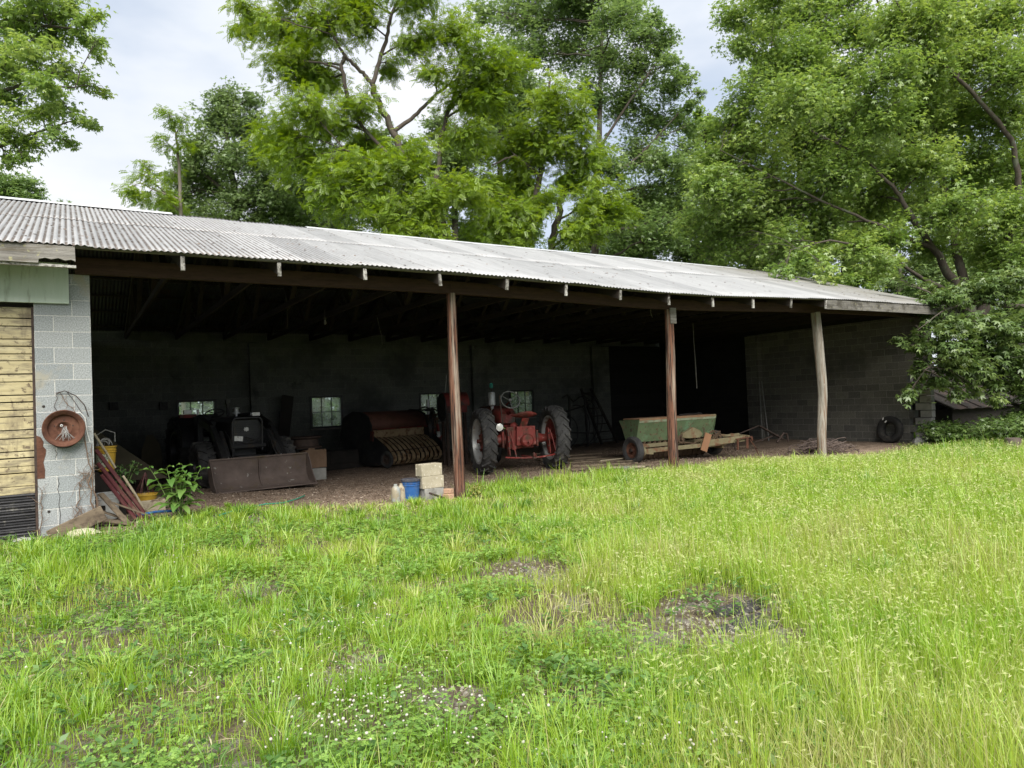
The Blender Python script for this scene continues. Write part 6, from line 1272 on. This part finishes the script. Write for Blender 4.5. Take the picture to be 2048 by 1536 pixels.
def on_lawn(x, y, rg, soft=.35):
    e = edge(x)+rg.normal(0, soft, len(x))*.6-.15
    e = np.where((x > -3.3) & (x < 0.05), np.minimum(e, -.03), e); e = np.where(x > 20.5, 60, e)
    return (y < e) & ~((x > 22) & (y > .3) & (y < 9))
def blades(x, y, z, h, wd, lean, az, tone, curl=1.0):
    n = len(x); base = np.stack([x, y, z-.01], 1); dr = np.stack([np.cos(az), np.sin(az), 0*x], 1); sa = az+PI/2+np.random.default_rng(4).normal(0, .5, n); sd = np.stack([np.cos(sa), np.sin(sa), 0*x], 1)
    V = np.empty((n, 6, 3))
    for k, (t, wk) in enumerate(((0, 1), (.55, .8), (1, .12))):
        c_ = base+dr*(lean*h*t**(1+curl*.8))[:, None]; c_[:, 2] += h*t*np.sqrt(np.maximum(.1, 1-(lean*t*.75)**2))
        V[:, 2*k] = c_-sd*(wd*wk/2)[:, None]; V[:, 2*k+1] = c_+sd*(wd*wk/2)[:, None]
    q = np.array([(0, 1, 3, 2), (2, 3, 5, 4)]); Q = (q[None]+6*np.arange(n)[:, None, None]).reshape(-1, 4)
    tip = V[:, 4].copy()
    return V.reshape(-1, 3), Q, np.repeat(tone, 6), tip
GRASS = leaf_mat('grass_blade', [(.085, .20, .018), (.165, .33, .026), (.265, .43, .036), (.365, .475, .07), (.45, .43, .19)], .40, .05)
x, y, r_, rg = scatter(3900, 30, 1.6, 1.25, 3.6, 11)
k = on_lawn(x, y, rg) & (rg.random(len(x)) > bare(x, y)*1.02); x, y, r_ = x[k], y[k], r_[k]
z = gz(x, y); px, py = to_px(np.stack([x, y, z], 1))
nz = vnoise(x, y, .45, 1); nz2 = vnoise(x, y, 1.5, 2); nz3 = vnoise(x, y, .22, 9)
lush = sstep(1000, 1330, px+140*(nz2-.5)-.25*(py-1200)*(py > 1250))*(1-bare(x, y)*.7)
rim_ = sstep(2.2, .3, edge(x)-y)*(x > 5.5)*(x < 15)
shade = sstep(13, 17, x)*sstep(-5, -2, y)  # maple's shade put into a darker blade tone; also lengthens the blades
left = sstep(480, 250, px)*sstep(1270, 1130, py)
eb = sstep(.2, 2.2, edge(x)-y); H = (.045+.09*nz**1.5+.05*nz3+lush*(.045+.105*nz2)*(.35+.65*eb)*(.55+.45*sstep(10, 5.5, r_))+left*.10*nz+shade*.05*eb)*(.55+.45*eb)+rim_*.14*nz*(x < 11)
tuft = (nz3 > .74)*(rg.random(len(x)) < .7); H = H*(1+.7*tuft)
H = H*rg.uniform(.55, 1.3, len(x))
W_ = (.0034+.0014*rg.random(len(x)))*np.maximum(1, r_/3.6)**.72*(1+.25*tuft)*(1-.2*lush)
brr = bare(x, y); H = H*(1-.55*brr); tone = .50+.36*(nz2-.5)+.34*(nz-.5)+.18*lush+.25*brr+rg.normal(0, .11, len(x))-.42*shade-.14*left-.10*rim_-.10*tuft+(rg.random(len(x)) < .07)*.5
lean = np.clip(rg.normal(.42, .25, len(x)), .02, 1.05)*(1-.25*lush); az = rg.uniform(0, 2*PI, len(x))
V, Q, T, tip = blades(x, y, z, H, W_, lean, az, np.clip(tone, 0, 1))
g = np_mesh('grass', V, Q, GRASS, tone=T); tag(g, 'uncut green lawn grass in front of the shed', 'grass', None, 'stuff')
# arching tufts that stand out of the lawn
rg = np.random.default_rng(61); x0, y0, r0_, _ = scatter(9, 15, 1.7, .55, 3.6, 62); k = on_lawn(x0, y0, rg) & (bare(x0, y0) < .5); x0, y0, r0_ = x0[k], y0[k], r0_[k]; nb_ = 60; n = len(x0)
sz_ = rg.uniform(.5, 1.25, n); az = rg.uniform(0, 2*PI, (n, nb_)); rr_ = .07*np.sqrt(rg.random((n, nb_)))*sz_[:, None]
x = (x0[:, None]+rr_*np.cos(az)).ravel(); y = (y0[:, None]+rr_*np.sin(az)).ravel(); r_ = np.repeat(r0_, nb_); az = (az+rg.normal(0, .5, az.shape)).ravel()
H = (sz_[:, None]*rg.uniform(.12, .27, (n, nb_))).ravel()*(.55+.45*sstep(.2, 2, edge(x)-y)); tn_ = np.clip((rg.normal(.42, .18, (n, 1))+rg.normal(0, .08, (n, nb_))).ravel(), 0, 1)
V, Q, T, tip = blades(x, y, gz(x, y), H, (.0042+.002*rg.random(len(x)))*np.maximum(1, r_/3.8)**.7, rg.uniform(.25, 1.1, len(x)), az, tn_, 1.2)
g = np_mesh('tufted_grass', V, Q, GRASS, tone=T); tag(g, 'arching tufts of longer grass standing out of the lawn', 'grass', None, 'stuff')
# seeding stalks with pale nodding heads on the right, thin elsewhere
x, y, r_, rg = scatter(1300, 26, 1.6, .95, 3.6, 12); k = on_lawn(x, y, rg); x, y, r_ = x[k], y[k], r_[k]; z = gz(x, y); px, py = to_px(np.stack([x, y, z], 1))
nz2 = vnoise(x, y, 1.2, 3); lush = sstep(1020, 1400, px+200*(nz2-.5)-.3*(py-1250)*(py > 1250)); mid_ = sstep(.62, .8, nz2)*sstep(5.5, 8, r_)*(px > 500)
k = rg.random(len(x)) < (lush*(.25+.75*sstep(3.0, 4.6, r_))+.35*mid_+.02)*(1-bare(x, y)); x, y, r_, z, lush = x[k], y[k], r_[k], z[k], lush[k]
H = rg.uniform(.12, .25, len(x))*(.6+.5*lush)*(.4+.6*sstep(.2, 2.5, edge(x)-y)); az = rg.uniform(0, 2*PI, len(x))
V, Q, T, tip = blades(x, y, z, H, .0028*np.maximum(1, r_/3.6)**.7, rg.uniform(.1, .5, len(x)), az, np.clip(rg.normal(.55, .12, len(x)), 0, 1), .4)
ha = az+rg.normal(0, .9, len(x)); hd = np.stack([np.cos(ha), np.sin(ha), rg.normal(.12, .45, len(x))], 1); hn = np.stack([rg.normal(0, .6, len(x)), rg.normal(0, .6, len(x)), np.ones(len(x))], 1)
LEAF['head'] = [dia(-.15, 0, 0, 1, .05, .06), dia(.05, .04, .25, .7, .035, .02)]
hv, kk = leaves(tip, hd, hn, rg.uniform(.03, .052, len(x))*np.maximum(1, r_/4.5)**.35, 'head')
Q2 = np.arange(len(hv)).reshape(-1, 4)+len(V)
SEED = leaf_mat('pale_seed_head', [(.32, .42, .10), (.40, .48, .15), (.47, .51, .21), (.54, .54, .29)], .35, .04)
g = np_mesh('seeding_grass', np.concatenate([V, hv]), np.concatenate([Q, Q2]), [GRASS, SEED], tone=np.concatenate([T, np.repeat(rg.uniform(.1, 1, len(x)), kk)]), mi=np.concatenate([np.zeros(len(Q)), np.ones(len(Q2))]))
tag(g, 'tall seeding grass with pale nodding heads on the right', 'grass', None, 'stuff')
# clover: trifoliate leaves low in the lawn and white blossoms
LEAF['clover'] = [dia(.02, 0, a, .62, .30, .02) for a in (0, 2.1, -2.1)]
x, y, r_, rg = scatter(2900, 9.5, 1.6, 1.1, 3.4, 13, .8); k = on_lawn(x, y, rg); x, y, r_ = x[k], y[k], r_[k]; z = gz(x, y); px, py = to_px(np.stack([x, y, z], 1))
nz = vnoise(x, y, .55, 21); nz2 = vnoise(x, y, .16, 22); cl = np.clip(sstep(.42, .62, nz)+sstep(1250, 1420, py)*sstep(500, 900, px)*sstep(1500, 1100, px)*.8+sstep(1340, 1460, py)*sstep(900, 1100, px)*.4, 0, 1)*(1-.8*sstep(1150, 1500, px)*sstep(1400, 1250, py))
k = rg.random(len(x)) < cl*(.55+.45*nz2)*(1-bare(x, y)*.85); x, y, r_, z, nz2 = x[k], y[k], r_[k], z[k], nz2[k]
h = rg.uniform(.04, .10, len(x))*(.6+.9*nz2); az = rg.uniform(0, 2*PI, len(x))
hv, kk = leaves(np.stack([x, y, z+h], 1), np.stack([np.cos(az), np.sin(az), rg.normal(0, .2, len(x))], 1), np.stack([rg.normal(0, .25, len(x)), rg.normal(0, .25, len(x)), np.ones(len(x))], 1), rg.uniform(.018, .032, len(x))*np.maximum(1, r_/4)**.6, 'clover')
CLV = leaf_mat('clover_leaf', [(.12, .24, .04), (.19, .34, .06), (.27, .42, .08)], .33, .06)
g = np_mesh('clover', hv, np.arange(len(hv)).reshape(-1, 4), CLV, tone=np.repeat(rg.random(len(x)), kk)); tag(g, 'low patches of green clover in the lawn', 'clover', None, 'stuff')
rg = np.random.default_rng(33); BP = []
for cx_, cy_, sx, sy, n in ((720, 1400, 150, 60, 62), (800, 1455, 160, 50, 50), (640, 1490, 120, 40, 26), (690, 1250, 120, 25, 34), (350, 1130, 60, 14, 22), (330, 1165, 60, 14, 12), (880, 1420, 60, 20, 18), (1380, 1500, 130, 30, 34), (1150, 1510, 120, 20, 12), (600, 1330, 150, 50, 26), (1500, 1080, 160, 40, 26), (1700, 1100, 150, 50, 20), (1100, 1480, 200, 50, 10), (250, 1370, 180, 60, 10)):
    for _ in range(int(n*1.0)):
        P = ground_at(cx_+rg.normal(0, sx*.6), cy_+rg.normal(0, sy*.6), -.12); BP.append(P)
BP = np.array([p for p in BP if p[1] < float(edge(p[0]))-.2]); b = MB(); sb = MB()
for p in BP:
    hh = rg.uniform(.07, .16); z0 = G(p[0], p[1]); c_ = (p[0], p[1], z0+hh); q = rg.uniform(.004, .0085)
    b.lathe([(.001, -q*.7), (q*.7, -q*.55), (q, 0), (q*.75, q*.55), (.001, q*.75)], c_, (rg.normal(0, .3), rg.normal(0, .3), 1), 8); sb.tube([(p[0]+rg.normal(0, .01), p[1]+rg.normal(0, .01), z0), (p[0], p[1], z0+hh)], .0013, 3, caps=False)
BLO = mat('white_clover_blossom', [(.40, .39, .34), (.58, .56, .51)], 260, .8, 0, .4, 300, [((.40, .33, .24), 190, .6, .7)])
nb = len(b.f); b.add(sb.v, sb.f, 1); o = b.build('clover_blossoms', [BLO, WSTEM]); tag(o, 'white clover blossoms dotted through the lawn', 'clover blossoms', None, 'stuff')
# broad weeds low in the lawn
x, y, r_, rg = scatter(170, 11, 1.7, 1.0, 3.5, 14, .8); k = on_lawn(x, y, rg); x, y, r_ = x[k], y[k], r_[k]; nz = vnoise(x, y, .7, 31); px, py = to_px(np.stack([x, y, gz(x, y)], 1))
k = rg.random(len(x)) < (sstep(.5, .75, nz)*.8+.06+sstep(500, 200, px)*.3)*(1-bare(x, y)*.6); x, y, r_ = x[k], y[k], r_[k]; n = len(x); m6 = 6
az = (rg.uniform(0, 6.28, (n, 1))+np.arange(m6)*1.05+rg.normal(0, .25, (n, m6))).ravel(); X6 = np.repeat(x, m6); Y6 = np.repeat(y, m6)
hv, kk = leaves(np.stack([X6, Y6, gz(X6, Y6)+rg.uniform(.02, .10, n*m6)], 1), np.stack([np.cos(az), np.sin(az), rg.uniform(.0, .7, n*m6)], 1), np.stack([rg.normal(0, .2, n*m6), rg.normal(0, .2, n*m6), np.ones(n*m6)], 1), rg.uniform(.03, .075, n*m6), 'simple')
g = np_mesh('lawn_weeds', hv, np.arange(len(hv)).reshape(-1, 4), WEED, tone=np.repeat(rg.random(n*m6), kk)); tag(g, 'broad-leaved weeds scattered through the lawn', 'weeds', None, 'stuff')
# litter on the dirt floor and stones in the bare patches
def chips(n, xr, yr, size, test, m_, name, label, cat, seed):
    rg = np.random.default_rng(seed); x = rg.uniform(*xr, n); y = rg.uniform(*yr, n); k = test(x, y, rg); x, y = x[k], y[k]; n = len(x); a = rg.uniform(0, 6.28, n); s = size*rg.uniform(.4, 1.4, n)
    hv, kk = leaves(np.stack([x, y, gz(x, y)+s*.12+.003], 1), np.stack([np.cos(a), np.sin(a), rg.normal(0, .35, n)], 1), np.stack([rg.normal(0, .5, n), rg.normal(0, .5, n), np.ones(n)], 1), s, 'simple')
    o = np_mesh(name, hv, np.arange(len(hv)).reshape(-1, 4), m_, tone=np.repeat(rg.random(n), kk)); return tag(o, label, cat, None, 'stuff')
LIT = leaf_mat('dry_floor_litter', [(.06, .042, .03), (.17, .12, .085), (.30, .225, .165), (.48, .42, .35)], .1, .03)
chips(60000, (.2, 17), (-.6, 7.5), .034, lambda x, y, rg: (y > edge(x)-.5+rg.normal(0, .25, len(x))) & (rg.random(len(x)) < np.clip(1.3-y*.16, .15, 1)), LIT, 'floor_litter', 'brown dry leaf and bark litter on the shed floor', 'litter', 41)
STRAW = leaf_mat('dead_straw', [(.16, .13, .08), (.27, .23, .14), (.38, .33, .21), (.46, .42, .29)], .15, .03)
LEAF['straw'] = [dia(0, 0, 0, 1, .03, .05)]
x, y, r_, rg = scatter(300, 16, 1.6, 1.0, 3.6, 47); k = on_lawn(x, y, rg) & (rg.random(len(x)) < .25+.75*vnoise(x, y, .8, 41)); x, y, r_ = x[k], y[k], r_[k]; n = len(x); a = rg.uniform(0, 6.28, n)
hv, kk = leaves(np.stack([x, y, gz(x, y)+rg.uniform(.005, .06, n)], 1), np.stack([np.cos(a), np.sin(a), rg.normal(.1, .3, n)], 1), np.stack([rg.normal(0, .3, n), rg.normal(0, .3, n), np.ones(n)], 1), rg.uniform(.05, .14, n)*np.maximum(1, r_/5)**.3, 'straw')
o = np_mesh('dead_grass', hv, np.arange(len(hv)).reshape(-1, 4), STRAW, tone=np.repeat(rg.random(n), kk)); tag(o, 'dead bent straw matted among the green grass', 'dead grass', None, 'stuff')
rg = np.random.default_rng(48); n = 900; x = rg.uniform(-5, 20, n); y = rg.uniform(-.6, 5.2, n); a = rg.uniform(0, 6.28, n)
hv, kk = leaves(np.stack([x, y, zroof(x, y)+.016], 1), np.stack([np.cos(a), np.sin(a), .3*np.sin(a)], 1), np.stack([0*x, 0*x-.3, 1+0*x], 1), rg.uniform(.02, .09, n), 'simple')
o = np_mesh('roof_litter', hv, np.arange(len(hv)).reshape(-1, 4), LIT, tone=np.repeat(rg.uniform(0, .5, n), kk)); tag(o, 'dark bits of leaf litter lying on the metal roof', 'litter', None, 'stuff')
# far edge of the field: one distant mass of trees
rg = np.random.default_rng(49); n = 26000; x = rg.uniform(-70, 130, n); hh = 5+3.5*vnoise(x+200, 0*x, 7, 3)+1.5*vnoise(x+200, 0*x, 2, 4); y = 62+rg.normal(0, 2.5, n); z = -.5+hh*rg.random(n)**.7; a = rg.uniform(0, 6.28, n)
hv, kk = leaves(np.stack([x, y, z], 1), np.stack([np.cos(a), .4*np.sin(a), rg.normal(0, .4, n)], 1), np.stack([rg.normal(0, .5, n), rg.normal(-.6, .4, n), np.ones(n)], 1), rg.uniform(.5, 1.1, n), 'trio')
o = np_mesh('distant_woods', hv, np.arange(len(hv)).reshape(-1, 4), GRY, tone=np.repeat(rg.random(n), kk)); tag(o, 'distant wood along the far edge of the field', 'woods', None, 'stuff')
rg = np.random.default_rng(44); b = MB()
for px_, py_, r_, kq in PATCH[:7]:
    for _ in range(int(260*r_)):
        a = rg.uniform(0, 6.28); q = r_*1.1*math.sqrt(rg.random()); x_, y_ = px_+q*math.cos(a), py_+q*math.sin(a); s = rg.uniform(.008, .024); z0 = G(x_, y_)
        b.box((x_, y_, z0+s*.3), (s*rg.uniform(.8, 1.6), s, s*.7), (rg.normal(0, .3), rg.normal(0, .3), a), 0, (.7, .7))
GRV = mat('pale_gravel', [(.13, .118, .098), (.32, .295, .25)], 25, .95, 0, .4, 90)
o = b.build('gravel', GRV, None, 1.0); tag(o, 'pale gravel showing in the bare patches of lawn', 'gravel', None, 'stuff')
b = MB(); n = 16
for cx_, cy_, rx, ry, sd in ((3.95, -7.02, .30, .14, 1), (3.72, -7.32, .32, .15, 2)):
    rr = random.Random(sd); zc_ = G(cx_, cy_); P = [(cx_+rx*math.cos(2*PI*i/n)*rr.uniform(.7, 1.15), cy_+ry*math.sin(2*PI*i/n)*rr.uniform(.7, 1.15), zc_+.006) for i in range(n)]; b.prism(P, (0, 0, 0), (0, 0, .008))
o = b.build('tarmac_patch', mat('dark_tarmac', [(.025, .024, .024), (.055, .052, .05)], 14, .95, 0, .5, 60, [((.16, .15, .13), 30, .62, .7)])); tag(o, 'dark worn tarmac showing through the lawn', 'tarmac', None, 'stuff')
